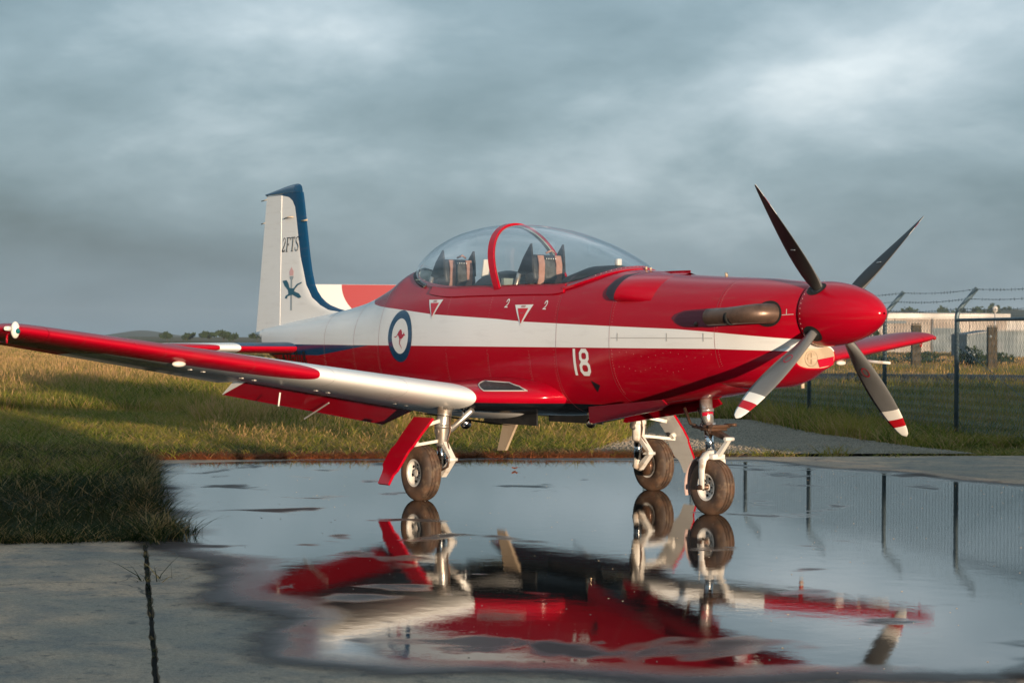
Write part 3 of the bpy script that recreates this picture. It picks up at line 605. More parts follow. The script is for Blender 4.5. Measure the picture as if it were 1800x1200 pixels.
def tree(name, X, D, h, w, label, cat, group, seed, leaf=None, n=240):
    r_ = random.Random(seed); g = site(X, D, -.06); t = empty(name, g); tag(t, label, cat, group)
    mb = MB(); lean = r_.uniform(-.06, .06)*h; mb.tube([g, g+Vector((lean*.4, 0, h*.3)), g+Vector((lean, 0, h*.8))], [h*.03, h*.022, h*.008], 7)
    for k in range(3):
        a = r_.uniform(0, 6.28); b = g+Vector((lean*.5, 0, h*(.3+.1*k))); mb.tube([b, b+Vector((math.cos(a)*w*.3, math.sin(a)*w*.3, h*.25))], [h*.014, h*.004], 5)
    mb.build('trunk', M['bark'], t)
    mb = MB()
    for k in range(6):
        a = r_.uniform(0, 6.28); q = r_.uniform(.05, .42)*w
        leaf_crown(mb, (g.x+lean+math.cos(a)*q, g.y+math.sin(a)*q, g.z+h*r_.uniform(.5, .85)), (w*.26, w*.26, h*.17), n//6, leaf or h*.06, r_)
    mb.build('crown', M['bush'], t)
tree('shadow_stand_in', 16.6, 104, 2.3, 2.9, 'round dark leaf mass standing in for a shadow on the cream warehouse, behind the spinner', 'shadow stand-in', None, 3, .13, 900)  # leafy mass built in place of a shadow on the warehouse wall
for i, (X, D, w_, h_) in enumerate(((27.6, 122, 3.0, .9), (23.5, 120, 2.6, .95), (20.6, 118, 2.4, .8))):
    mb = MB(); r_ = random.Random(40+i); g = site(X, D, -.05)
    for k in range(5): leaf_crown(mb, (g.x+r_.uniform(-w_/2, w_/2)*rN[0], g.y+r_.uniform(-w_/2, w_/2)*rN[1], h_*.45), (w_*.3, w_*.3, h_*.5), 150, .09, r_)
    o = mb.build('low_bush', M['bush'], None, base=g)
    tag(o, ('low dark bush at the left foot of the grey shed', 'low dark bush under the wing tip of the red plane', 'low dark bush behind the far wing between two fence posts')[i], 'bush')
mb = MB(); g = site(19.2, 88, -.05); r_ = random.Random(9); leaf_crown(mb, (g.x, g.y, .55), (.75, .75, .75), 900, .07, r_); tag(mb.build('round_bush', M['bush'], None, base=g), 'rounded green bush in front of the right timber post', 'bush')

for X, D, h_, lab in ((16.55, 86, 2.16, 'left of two weathered timber posts, behind the far wing tip'), (19.66, 86, 2.10, 'right weathered timber post, in front of the grey shed')):
    t = empty('timber_post', site(X, D, -.06)); tag(t, lab, 'post', 'old timber posts beyond the fence')
    mb = MB(); mb.box(site(X, D, h_/2-.03), (.38, .32, h_), Rm, 0, .03); mb.build('post', M['timber'], t)
    mb = MB(); mb.box(site(X, D, h_+.012), (.34, .28, .03), Rm); mb.build('post_top', M['timber'], t)
    mb = MB(); mb.tube([site(X-.1, D-.18, h_*.8), site(X-.1, D-.2, h_*.8)], .04, 8); mb.build('bolt', M['galv'], t)
pipe = empty('drain_pipe', site(13, 56, 0)); tag(pipe, 'long black pipe lying in the grass beyond the fence', 'pipe')
for i in range(6):
    a, b = site(6.5+i*2.6, 56.5-i*.35, .33), site(6.5+(i+1)*2.6-.02, 56.5-(i+1)*.35, .33); mb = MB(); mb.tube([a, b], .24, 14); mb.build('pipe_length', M['black'], pipe)
    mb = MB(); d = (b-a).normalized(); mb.tube([b-d*.1, b+d*.08], .27, 14); mb.build('pipe_collar', M['black'], pipe)
lp = empty('yard_lamp', site(32.2, 140, 0)); tag(lp, 'slim pole with a white lamp head above the warehouse roof', 'lamp post')
mb = MB(); mb.tube([site(32.2, 140, 0), site(32.2, 140, 3.5)], .06, 8); mb.build('pole', M['cladding_white'], lp)
mb = MB(); mb.sphere(site(32.2, 140, 3.65), .2, 12, 8, sc=(1, 1, 1.2)); mb.build('lamp_head', M['cladding_white'], lp)

# box trailer standing far out in the meadow behind the tail
tr = empty('box_trailer', site(-9.1, 113, 0)); tag(tr, 'flat-topped white box trailer with a big red disc far behind the tail fin', 'trailer')
mb = MB(); mb.box(site(-9.1, 113.2, 2.75), (6.5, 2.5, 3.15), Rm, 0, .03); mb.build('box_body', mat('trailer_white', (.55, .55, .55), .5), tr)
mb = MB(); c0 = site(-7.35, 111.94, 4.31); ex = Vector((rN[0], rN[1], 0)); pts = []
for k in range(40):
    a = math.pi+math.pi*k/39; pts.append(c0 + ex*(1.75*math.cos(a)) + Vector((0, 0, 1.75*math.sin(a))))
mb.add(pts+[p+ex.cross(Vector((0, 0, 1)))*.0+Vector((fN[0], fN[1], 0))*.015 for p in pts], [tuple(range(40))]+[(i, i+1, 41+i, 40+i) for i in range(39)]); mb.build('red_disc', mat('trailer_red', (.27, .002, .012), .4), tr)
mb = MB(); mb.box(site(-9.1, 113.2, 1.05), (6.2, 2.3, .2), Rm); mb.tube([site(-12.3, 113.2, 1.0), site(-13.4, 113.2, .9)], .07); mb.build('chassis', M['black'], tr)
for X, D in ((-7.4, 112.2), (-8.6, 112.2), (-7.4, 114.2), (-8.6, 114.2)):
    mb = MB(); ax = Vector((fN[0], fN[1], 0)); mb.lathe([(-.14, .0), (-.14, .3), (-.1, .47), (.1, .47), (.14, .3), (.14, 0)], site(X, D, .42), ax, 20); mb.build('wheel', M['tyre'], tr)

# distant trees on the left skyline, wooded ridge on the right
TL = [(-128, 780, 6.5, 8, 'dark tree clump at the left end of the skyline row'), (-121, 780, 6, 7, 'second tree of the skyline row from the left'), (-110, 760, 6.5, 9, 'broad tree left of the middle of the skyline row'), (-104.5, 760, 7.5, 8, 'tallest rounded tree of the skyline row'), (-101, 762, 5.5, 5, 'small tree touching the tallest skyline tree'), (-91.5, 755, 7.2, 7.5, 'dense tree right of the middle of the skyline row'), (-87.4, 758, 5.6, 4, 'narrow tree beside the dense skyline tree'), (-72, 760, 7, 5, 'lone tree on the skyline just left of the tailplane')]
for i, (X, D, h_, w_, lab) in enumerate(TL): tree('skyline_tree', X, D, h_*.55, w_*.72, lab, 'tree', 'trees along the far left skyline', 60+i, .9, 150)
def ridge(name, X0, X1, D, depth, fn, m):
    n = 60; rings = []
    for q, s_ in ((0, 0), (.25, .6), (.5, 1), (.75, .7), (1, 0)):
        rings.append([site(X0+(X1-X0)*i/n, D+depth*q, -2+(fn(X0+(X1-X0)*i/n)+2)*s_) for i in range(n+1)])
    mb = MB(); mb.loft(rings, False); return tag(mb.build(name, m), kind='structure')
hill_m = worn('wooded_slope', (.030, .042, .022), (.05, .055, .028), .02, .95)
ridge('wooded_ridge', 120, 420, 1050, 500, lambda X: 21.0+1.2*math.sin(X*.045)+.8*math.sin(X*.11), hill_m)
ridge('far_hill', -560, -330, 2300, 500, lambda X: 9.5*math.exp(-((X+452)/42)**2)+2.0*math.exp(-((X+400)/60)**2), hill_m)
ridge('far_rise', -420, -60, 1500, 400, lambda X: 2.4+1.2*math.exp(-((X+130)/40)**2), gm)
r_ = random.Random(5); KIND = ['tall rounded', 'short broad', 'narrow dark', 'wide spreading', 'medium bushy', 'small dark']
WHERE = ['just right of the spinner tip', 'left of the leaning fence post arm', 'midway between the two cranked fence posts', 'behind the right cranked fence post', 'beside the yard lamp', 'at the right edge above the white hall']
for i, X in enumerate([206, 212, 217, 222, 229, 233, 238, 244, 249, 256, 262, 268, 276, 284, 291, 299, 308, 317]):
    tree('ridge_tree', X*1.16, 1250+r_.uniform(-40, 40), r_.uniform(20.5, 25.5)-(3.0 if 262 < X < 285 else 0), r_.uniform(8, 13), KIND[(i*5+2) % 6]+' tree of the wooded ridge '+WHERE[i//3], 'tree', 'trees on the wooded ridge', 90+i, 1.5, 200)

# ------------------------------------------------------------------ chain-link fence
FP = [(7.65, 25.2), (7.05, 27.8), (6.44, 30.4), (5.86, 33), (5.10, 36), (4.35, 39), (3.6, 42), (2.85, 45)]
fence = empty('wire_fence', site(6.4, 31, 0)); tag(fence, 'chain-link fence on cranked steel posts topped with barbed wire', 'fence')
OUT = (Vector((rN[0], rN[1], 0))*.97 + Vector((fN[0], fN[1], 0))*.23)
ARMS = []
for i, (X, D) in enumerate(FP):
    g = site(X, D, -.1); hb = 1.84-.0*i; top = g+Vector((0, 0, hb+.1)); tip = top+OUT*.31+Vector((0, 0, .36))
    mb = MB(); pts = [g, top-Vector((0, 0, .06)), top+OUT*.012+Vector((0, 0, .01)), top+OUT*.05+Vector((0, 0, .07)), tip]; mb.tube(pts, .034, 12); mb.build('fence_post', M['galv'], fence)
    ARMS.append((top, tip))
mb = MB()                                       # woven mesh
pitch = .056; z0, z1 = .02, 1.80; nz = int((z1-z0)/(pitch))
run = [site(X, D, 0) for X, D in FP]; L_ = [0]
for a, b in zip(run, run[1:]): L_.append(L_[-1]+(b-a).length)
def along(s_):
    s_ = min(max(s_, 0), L_[-1])
    for k in range(len(L_)-1):
        if s_ <= L_[k+1]: return run[k].lerp(run[k+1], (s_-L_[k])/(L_[k+1]-L_[k])), (run[k+1]-run[k]).normalized()
    return run[-1], (run[-1]-run[-2]).normalized()
nw = int(L_[-1]/pitch); wv, wf = [], []
for i in range(nw):
    s0 = i*pitch
    for k in range(nz+1):
        off = pitch*.52*(1 if (k+0) % 2 else -1); p, d = along(s0+off); nrm = Vector((d.y, -d.x, 0)); z = z0+k*pitch; o = len(wv); w_ = .0058
        jig = nrm*(.004 if (k+i) % 2 else -.004)
        wv += [p+d*w_+jig+Vector((0, 0, z)), p-d*w_+jig+Vector((0, 0, z)), p+nrm*w_+jig+Vector((0, 0, z))]
        if k: wf += [(o-3, o-2, o+1, o), (o-2, o-1, o+2, o+1), (o-1, o-3, o, o+2)]
    p, d = along(s0); o = len(wv); wv += [p+Vector((0, 0, z1-.01))+d*.002, p+Vector((0, 0, z1-.01))-d*.002, p+d*.012+Vector((0, 0, z1+.045))]; wf.append((o, o+1, o+2))
mb.add(wv, wf); mb.build('chain_link', M['galv'], fence)
for fr in (.18, .58, .97):
    mb = MB()
    for (a0, a1), (b0, b1) in zip(ARMS, ARMS[1:]):
        p, q = a0.lerp(a1, fr), b0.lerp(b1, fr); pts = [p.lerp(q, t/6)-Vector((0, 0, .03*math.sin(math.pi*t/6))) for t in range(7)]; mb.tube(pts, .0032, 5)
        for t in range(1, 24):
            c = p.lerp(q, t/24)-Vector((0, 0, .03*math.sin(math.pi*t/24))); a = random.uniform(0, 3.1); w_ = Vector((0, math.cos(a), math.sin(a)))*.022
            mb.tube([c-w_, c+w_], .003, 4); w2 = Vector((math.cos(a)*.6, 0, -math.sin(a)))*.02; mb.tube([c-w2, c+w2], .003, 4)
    mb.build('barbed_wire', M['galv'], fence)
mb = MB(); mb.tube([ARMS[0][0]-Vector((0, 0, .1)), ARMS[1][0]-Vector((0, 0, .1)), ARMS[2][0]-Vector((0, 0, .1))], .024, 10); mb.build('top_rail', M['galv'], fence)
mb = MB(); mb.tube([ARMS[2][0]-Vector((0, 0, .42))+OUT*-.04, site(7.45, 27.2, .05)], .005, 5); mb.build('brace_wire', M['galv'], fence)
mb = MB(); mb.tube([r+Vector((0, 0, .9)) for r in run], .0025, 4); mb.tube([r+Vector((0, 0, 1.78)) for r in run], .0025, 4); mb.build('line_wire', M['galv'], fence)

PB = np.column_stack([rng.uniform(-9, 5, 600), rng.uniform(-6, 5, 600)]); PB = PB[(shore_depth(PB) > -.6)]; nb = len(PB); sb = rng.uniform(.0015, .005, nb)
scatter('floating_grit', np.column_stack([PB, np.full(nb, .005)]), np.column_stack([sb, sb*rng.uniform(.5, 2, nb), sb*.5]), rng.integers(0, 3, nb), sc_)
# small things lying on the wet apron
mb = MB(); c = Vector((-7.63, 1.84, .012)); r_ = random.Random(2)
for k in range(5):
    a = r_.uniform(0, 6.28); d = Vector((math.cos(a), math.sin(a), 0)); n_ = Vector((-d.y, d.x, 0)); b = c+d*.03
    mb.add([b-d*.05, b+n_*.022+Vector((0, 0, .02)), b+d*.055+Vector((0, 0, .03)), b-n_*.022+Vector((0, 0, .012))], [(0, 1, 2, 3)])
tag(mb.build('dead_leaf', worn('leaf_orange', (.62, .24, .13), (.45, .15, .08), 30, .6), base=c), 'curled orange leaf floating on the far side of the puddle', 'leaf')

# ================================================================== the aircraft
plane = empty('trainer_aircraft', (-4.4, 0, 0)); tag(plane, 'red and white single-propeller trainer aircraft parked on the wet apron', 'aircraft')
def pchip(xs, ys):
    xs, ys = np.array(xs, float), np.array(ys, float); h = np.diff(xs); d = np.diff(ys)/h; m = np.zeros(len(xs))
    for i in range(1, len(xs)-1):
        if d[i-1]*d[i] > 0: w1, w2 = 2*h[i]+h[i-1], h[i]+2*h[i-1]; m[i] = (w1+w2)/(w1/d[i-1]+w2/d[i])
    m[0], m[-1] = d[0], d[-1]
    def f(x):
        i = int(np.clip(np.searchsorted(xs, x)-1, 0, len(xs)-2)); t = (x-xs[i])/h[i]; t = min(max(t, 0), 1)
        return float((2*t**3-3*t**2+1)*ys[i]+(t**3-2*t**2+t)*h[i]*m[i]+(-2*t**3+3*t**2)*ys[i+1]+(t**3-t**2)*h[i]*m[i+1])
    return f
ST = [  # x, top, bottom, half width, widest height, roundness of the top
 (-9.95, 1.53, 1.27, .055, 1.44, 2.0), (-9.3, 1.60, 1.09, .135, 1.42, 2.0), (-8.7, 1.655, 1.0, .20, 1.41, 2.0), (-8.0, 1.725, .925, .27, 1.41, 2.0), (-7.5, 1.80, .885, .318, 1.40, 1.9),
 (-7.0, 1.945, .85, .366, 1.40, 1.8), (-6.55, 2.10, .815, .405, 1.40, 1.85), (-5.9, 2.10, .77, .445, 1.38, 2.25), (-5.0, 2.05, .73, .475, 1.38, 2.6), (-4.0, 2.04, .74, .48, 1.38, 2.6),
 (-3.1, 2.03, .82, .475, 1.40, 2.5), (-2.4, 1.968, .90, .455, 1.43, 2.4), (-1.8, 1.936, .97, .425, 1.47, 2.3), (-1.3, 1.912, 1.06, .37, 1.53, 2.2), (-.98, 1.886, 1.20, .31, 1.59, 2.1), (-.80, 1.872, 1.34, .265, 1.62, 2.0), (-.715, 1.862, 1.398, .236, 1.632, 2.0)]
xs_ = [s_[0] for s_ in ST]
bt, bb, bw, bc, bn_ = [pchip(xs_, [s_[k] for s_ in ST]) for k in range(1, 6)]
def body_pt(x, a):
    c, s_ = math.cos(a), math.sin(a); n = bn_(x) if s_ > 0 else 2.35; e = 2/n
    hz = (bt(x)-bc(x)) if s_ > 0 else (bc(x)-bb(x))
    return Vector((x, bw(x)*math.copysign(abs(c)**e, c), bc(x)+hz*math.copysign(abs(s_)**e, s_)))
def body_y(x, z):
    n, hz = (bn_(x), bt(x)-bc(x)) if z > bc(x) else (2.35, bc(x)-bb(x))
    q = min(abs(z-bc(x))/hz, 1); return bw(x)*(1-q**n)**(1/n)
def body_z(x, y):
    n = bn_(x); q = min(abs(y)/bw(x), 1); return bc(x)+(bt(x)-bc(x))*(1-q**n)**(1/n)
CF, CR, CW = -2.94, -6.54, .385
def yf(x):
    if x > CF or x < CR: return 0.0
    if x > -3.75: return CW*math.sqrt(max(1-((x+3.75)/(CF+3.75))**2, 0))
    if x < -5.2: return CW*math.sqrt(max(1-((x+5.2)/(CR+5.2))**2, 0))
    return CW
NR = 80
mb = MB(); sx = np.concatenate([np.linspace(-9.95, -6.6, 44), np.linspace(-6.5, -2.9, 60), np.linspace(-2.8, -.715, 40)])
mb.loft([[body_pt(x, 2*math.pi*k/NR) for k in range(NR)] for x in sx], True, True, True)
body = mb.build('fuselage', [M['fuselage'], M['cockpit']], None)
foot = []                                        # cockpit opening
for k in range(72):
    a = 2*math.pi*k/72; x = (CF+CR)/2 + (CF-CR-.10)/2*math.cos(a)
    foot.append((x, math.copysign(max(yf(x)-.035, .0), math.sin(a))))
foot = [(x, y) for i, (x, y) in enumerate(foot) if True]
mb = MB(); nfp = len(foot); mb.add([(x, y, 1.12) for x, y in foot]+[(x, y, 3) for x, y in foot], [tuple(range(nfp)), tuple(nfp+i for i in reversed(range(nfp)))]+[(i, (i+1) % nfp, nfp+(i+1) % nfp, nfp+i) for i in range(nfp)], 1)
cut = mb.build('cutter', [M['fuselage'], M['cockpit']], None)
bo = body.modifiers.new('cockpit', 'BOOLEAN'); bo.operation = 'DIFFERENCE'; bo.solver = 'EXACT'; bo.object = cut
dg = bpy.context.evaluated_depsgraph_get(); me = bpy.data.meshes.new_from_object(body.evaluated_get(dg))
body.modifiers.clear(); body.data = me; bpy.data.objects.remove(cut, do_unlink=True)
me.polygons.foreach_set('use_smooth', [True]*len(me.polygons)); me.set_sharp_from_angle(angle=R(38))
def bvh_of(o): return BVHTree.FromPolygons([v.co[:] for v in o.data.vertices], [p.vertices[:] for p in o.data.polygons])
body_bvh = bvh_of(body); attach(body, plane)

# --- things printed on the skin: 2D outlines in (x, z) thrown sideways onto a surface
def on_side(bvh, x, z, lift, side=-1):
    h = bvh.ray_cast(Vector((x, side*4, z)), Vector((0, -side, 0)))
    if h[0] is None: return None
    return h[0] + h[1].normalized()*lift if h[1].y*side > 0 else h[0] - h[1].normalized()*lift
def ribbon(pts, w, closed=False, step=.05):
    P = [Vector(p) for p in pts]; out = []
    for i in range(len(P) - (0 if closed else 1)):
        a, b = P[i], P[(i+1) % len(P)]; n = max(1, int((b-a).length/step)); out += [a.lerp(b, t/n) for t in range(n)]
    if not closed: out.append(P[-1])
    n = len(out); L, Rr = [], []
    for i, p in enumerate(out):
        d1 = (p-out[i-1]).normalized() if (i or closed) else None; d2 = (out[(i+1) % n]-p).normalized() if (i < n-1 or closed) else None
        d1 = d1 or d2; d2 = d2 or d1; t = (d1+d2); t = t.normalized() if t.length > 1e-6 else d1; nn_ = Vector((-t.y, t.x)); k = 1/max(nn_.dot(Vector((-d1.y, d1.x))), .45)
        L.append(p+nn_*w/2*k); Rr.append(p-nn_*w/2*k)
    m = len(out); fs = [(i, (i+1) % m, m+(i+1) % m, m+i) for i in range(m if closed else m-1)]
    return L+Rr, fs
def fill(poly, step=.03):
    P = [Vector((p[0], p[1], 0)) for p in poly]; bm = bmesh.new(); vv = [bm.verts.new(p) for p in P]
    for t in geometry.tessellate_polygon([P]):
        try: bm.faces.new([vv[i] for i in t])
        except ValueError: pass
    for _ in range(6):
        long = [e for e in bm.edges if e.calc_length() > step]
        if not long: break
        bmesh.ops.subdivide_edges(bm, edges=long, cuts=1, use_grid_fill=False); bmesh.ops.triangulate(bm, faces=bm.faces[:])
    bm.verts.index_update(); out = [v.co.xy.copy() for v in bm.verts]; fs = [tuple(v.index for v in f.verts) for f in bm.faces]; bm.free(); return out, fs
def throw(mb, shapes, bvh, lift=.0025, mi=0, side=-1, T=lambda p: p):
    for k, (vs_, fs) in enumerate(shapes):
        out = []
        for p in vs_:
            q = T(p); h = on_side(bvh, q[0], q[1], lift+.0003*k, side); out.append(h if h is not None else Vector((q[0], side*body_y(q[0], q[1]), q[1])))
        mb.add(out, fs, mi)
    return mb
# panel joints over the fuselage
mb = MB()
def joint_ring(mb, x, a0, a1, w=.0034):
    n = 40; A, B = [], []
    for i in range(n+1):
        a = a0+(a1-a0)*i/n
        for Lst, dx in ((A, -w/2), (B, w/2)):
            p = body_pt(x+dx, a); c = Vector((x, 0, bc(x))); Lst.append(p+(p-c).normalized()*.0015)
    mb.loft([A, B], False)
for x in (-1.5, -2.79, -3.55): joint_ring(mb, x, R(-80), R(88)) ; joint_ring(mb, x, R(92), R(260))
for x in (-3.95, -4.62, -5.35): joint_ring(mb, x, R(186), R(218)); joint_ring(mb, x, R(-38), R(-6))
for x in (-6.75, -7.35, -8.1): joint_ring(mb, x, R(90), R(260)); joint_ring(mb, x, R(-80), R(90))
o = mb.build('panel_joint', M['seam'], body); o['kind'] = 'stuff'
mb = MB()
for x in (-1.47, -2.76, -3.58, -3.97, -4.64, -5.37, -6.78, -7.38, -8.13):
    for k in range(46):
        p = body_pt(x, R(120)+R(110)*k/45); mb.sphere(p, .0018, 5, 3)
o = mb.build('rivet', M['seam_grey'], body); o['kind'] = 'stuff'
mb = MB(); throw(mb, [ribbon([(-2.77, 1.435), (-1.52, 1.435)], .006)] + [ribbon([(x, 1.41), (x, 1.475)], .010) for x in (-2.68, -2.05, -1.62)], body_bvh, .002); o = mb.build('cowl_hatch', M['seam_grey'], body); o['kind'] = 'stuff'
mb = MB(); throw(mb, [ribbon([(-.84, 1.615), (-.74, 1.62)], .005), ribbon([(-.80, 1.615), (-.80, 1.66)], .006)], body_bvh, .002); o = mb.build('cowl_seam', M['seam_grey'], body); o['kind'] = 'stuff'
mb = MB()                                       # rivet heads along the engine cowl
for x0, x1, z in ((-2.75, -1.55, 1.30), (-2.75, -1.9, 1.18)):
    for i in range(14):
        h = on_side(body_bvh, x0+(x1-x0)*i/13, z+.02*math.sin(i), .0); mb.sphere(h, .0036, 6, 4)
o = mb.build('rivet', M['seam'], body); o['kind'] = 'stuff'

# number 18
mb = MB(); nx = lambda p: Vector((-3.19+p[0], 1.229+p[1]))
O8 = lambda cx, cz, w, h, c: [(cx-w+c, cz-h), (cx+w-c, cz-h), (cx+w, cz-h+c), (cx+w, cz+h-c), (cx+w-c, cz+h), (cx-w+c, cz+h), (cx-w, cz+h-c), (cx-w, cz-h+c)]
throw(mb, [fill([(-.110, -.113), (-.075, -.113), (-.075, .113), (-.110, .113)]), ribbon(O8(.045, -.052, .056, .046, .026), .035, True), ribbon(O8(.045, .052, .050, .044, .024), .034, True)], body_bvh, .003, T=nx)
o = mb.build('number_marking', M['ink_white'], body); o['label'] = 'white number 18 on the red side'
TWO = [(-.4, .62), (-.3, .9), (0, 1.0), (.3, .88), (.36, .62), (.2, .35), (-.45, -.0), (.42, 0)]
for x, z in ((-4.37, 1.742), (-3.76, 1.72)):
    mb = MB(); throw(mb, [ribbon([(x+p[0]*.05+.012*p[1], z-.035+p[1]*.07) for p in TWO], .011)], body_bvh, .003); o = mb.build('small_numeral', M['ink_white'], body)
for x, z0, z1, w in ((-5.64, 1.79, 1.615, .140), (-4.085, 1.725, 1.545, .145)):
    mb = MB(); throw(mb, [fill([(x-w, z0), (x+w, z0), (x-.012, z1-.01)])], body_bvh, .004)
    throw(mb, [fill([(x-w*.60, z0-.032), (x+w*.55, z0-.032), (x-.012, z1+.012)])], body_bvh, .007, 1)
    throw(mb, [ribbon([(x-.035, z0-.012), (x+.035, z0-.012)], .006), ribbon([(x-.035, z0-.022), (x+.03, z0-.022)], .005), ribbon([(x-.03, z0-.075), (x+.02, z0-.075)], .006)], body_bvh, .009, 2)
    mb.build('warning_triangle', [M['ink_white'], mat('triangle_red', (.55, .008, .02), .25), M['seam']], body)
# small dark triangle near the belly
mb = MB(); throw(mb, [fill([(-3.11, 1.075), (-3.01, 1.035), (-3.09, .975)])], body_bvh, .003); mb.build('step_marking', M['ink_black'], body)
# roundel
def disc(cx, cz, r0, r1, n=48, k=5):
    vs_ = []; fs = []
    for j in range(k+1):
        r_ = r0+(r1-r0)*j/k; vs_ += [(cx+r_*math.cos(2*math.pi*i/n), cz+r_*math.sin(2*math.pi*i/n)) for i in range(n)]
    for j in range(k):
        for i in range(n): fs.append((j*n+i, j*n+(i+1) % n, (j+1)*n+(i+1) % n, (j+1)*n+i))
    return vs_, fs
RX, RZc = -6.275, 1.444
mb = MB(); throw(mb, [disc(RX, RZc, .172, .252)], body_bvh, .003); throw(mb, [disc(RX, RZc, .001, .1715)], body_bvh, .003, 1)
ro = mb.build('roundel', [M['ink_blue'], M['ink_white']], body); ro['label'] = 'blue and white roundel with a red kangaroo'
KA = [(-118, -18), (-88, -22), (-60, 0), (-30, 42), (0, 66), (24, 62), (40, 38), (44, 10), (62, 4), (74, 18), (84, 38), (86, 20), (100, 6), (118, -8), (88, -10), (64, -34), (34, -48), (18, -84), (20, -50), (6, -42), (4, -108), (36, -150), (46, -172), (26, -150), (-10, -110), (-10, -44), (-34, -10), (-46, -2), (-84, -32), (-112, -32)]
mb = MB(); throw(mb, [fill([(RX+.004+p[0]*.00098, RZc+.012+p[1]*.00080) for p in KA])], body_bvh, .005); mb.build('kangaroo_emblem', M['ink_red'], body)
# serial on the rear fuselage
GL = {'A': [[(0, 0), (.35, 1), (.7, 0)], [(.14, .36), (.56, .36)]], '2': [[(.02, .8), (.2, 1), (.5, 1), (.66, .8), (.6, .58), (.02, 0), (.68, 0)]], '3': [[(.04, .86), (.2, 1), (.5, 1), (.66, .8), (.5, .56), (.26, .54)], [(.26, .5), (.52, .48), (.68, .26), (.52, 0), (.2, 0), (.03, .14)]],
      '-': [[(.12, .48), (.56, .48)]], '0': [[(.2, 0), (.5, 0), (.66, .2), (.66, .8), (.5, 1), (.2, 1), (.04, .8), (.04, .2), (.2, 0)]], '1': [[(.34, 0), (.34, 1)]], '8': [[(.2, .54), (.5, .54), (.64, .7), (.64, .86), (.5, 1), (.2, 1), (.06, .86), (.06, .7), (.2, .54)], [(.2, .5), (.5, .5), (.67, .34), (.67, .14), (.5, 0), (.2, 0), (.03, .14), (.03, .34), (.2, .5)]]}
def letters(txt, x0, z0, hgt, wid, sp, stroke, slant=0.0):
    out = []; x = x0
    for ch in txt:
        for pl in GL[ch]: out.append(ribbon([(x+p[0]*wid+slant*p[1]*hgt, z0+p[1]*hgt) for p in pl], stroke))
        x += wid*.7+sp
    return out
mb = MB(); throw(mb, letters('A23-018', -9.33, 1.145, .125, .105, .030, .022), body_bvh, .003); o = mb.build('serial_lettering', M['ink_black'], body)

# --- canopy
def can(x, ph):
    yb = yf(x); zb = body_z(x, yb) if yb > 0 else bt(x); zc = max(can_top(x), zb)
    c, s_ = math.cos(ph), math.sin(ph); return Vector((x, yb*c*(1+.13*s_), zb+(zc-zb)*s_**.92))
can_top = pchip([-6.6, -6.54, -6.35, -6.0, -5.6, -5.15, -4.6, -4.05, -3.55, -3.2, -3.0, -2.94, -2.9], [2.10, 2.11, 2.225, 2.372, 2.455, 2.487, 2.468, 2.398, 2.275, 2.145, 2.06, 2.036, 2.03])
cx = [(CF+CR)/2+(CF-CR)/2*math.cos(math.pi*i/70)*.9995 for i in range(71)]
mb = MB(); mb.loft([[can(x, math.pi*k/36) for k in range(37)] for x in cx], False); glass = mb.build('canopy', M['glass'], plane)
def band(name, path, width, thick, m, parent, nrm_c=None):
    """flat strip swept along a closed/open path with an outward direction at each point"""
    mb = MB(); rings = []
    n = len(path)
    for i, (p, out) in enumerate(path):
        t = (path[min(i+1, n-1)][0]-path[max(i-1, 0)][0]).normalized(); out = (out - t*out.dot(t)).normalized(); w_ = t.cross(out)
        rings.append([p+w_*width/2-out*thick*.5, p+w_*width/2+out*thick*.5, p-w_*width/2+out*thick*.5, p-w_*width/2-out*thick*.5])
    mb.loft(rings, True, True, True, smooth=False); return mb.build(name, m, parent)
pth = []
for k in range(41):
    ph = math.pi*k/40; x = -4.60-.32*math.sin(ph); p = can(x, ph); pth.append((p, Vector((0, math.cos(ph), math.sin(ph)*.9+.05))))
band('canopy_arch', [(p+o*.004, o) for p, o in pth], .075, .022, M['red'], glass)
band('arch_lining', [(p-o*.013, o) for p, o in pth], .06, .014, M['cockpit'], glass)
fr = []
for k in range(2, 31):
    a = -math.pi/2+math.pi*k/32; x = -3.72+(CF+3.72)*max(math.cos(a), 0); y = math.copysign(yf(x), math.sin(a)); z = body_z(x, abs(y)); fr.append((Vector((x, y, z+.006)), Vector((math.cos(a)*.35, math.sin(a)*.5, .9))))
band('windscreen_frame', fr, .075, .02, M['red'], glass)
fr = []
for k in range(6, 27):
    a = math.pi/2+math.pi*k/32; x = -5.3+(CR+5.3)*max(-math.cos(a), 0)**.999; y = math.copysign(yf(x), math.sin(a)); z = body_z(x, abs(y)); fr.append((Vector((x, y, z+.006)), Vector((math.cos(a)*.35, math.sin(a)*.5, .9))))
band('rear_canopy_frame', fr, .05, .016, M['black'], glass)
for sd in (-1, 1):
    pr_ = []
    for i in range(30):
        x = -3.55-2.25*i/29; y = yf(x)+.006; pr_.append((Vector((x, sd*y, body_z(x, yf(x))-.012)), Vector((0, sd, .55))))
    band('canopy_rail', pr_, .085, .034, M['red'], glass)
mb = MB(); rr_ = random.Random(4)
for sd in (-1, 1):
    for i in range(22):
        a = R(100)*(i/21)-R(50); x = -3.72+(CF+3.72)*math.cos(a); y = math.copysign(yf(x), math.sin(a)); mb.sphere((x-.012, y, body_z(x, abs(y))+.017), .006, 6, 4)
o = mb.build('rivet', M['ink_pink'], glass); o['kind'] = 'stuff'

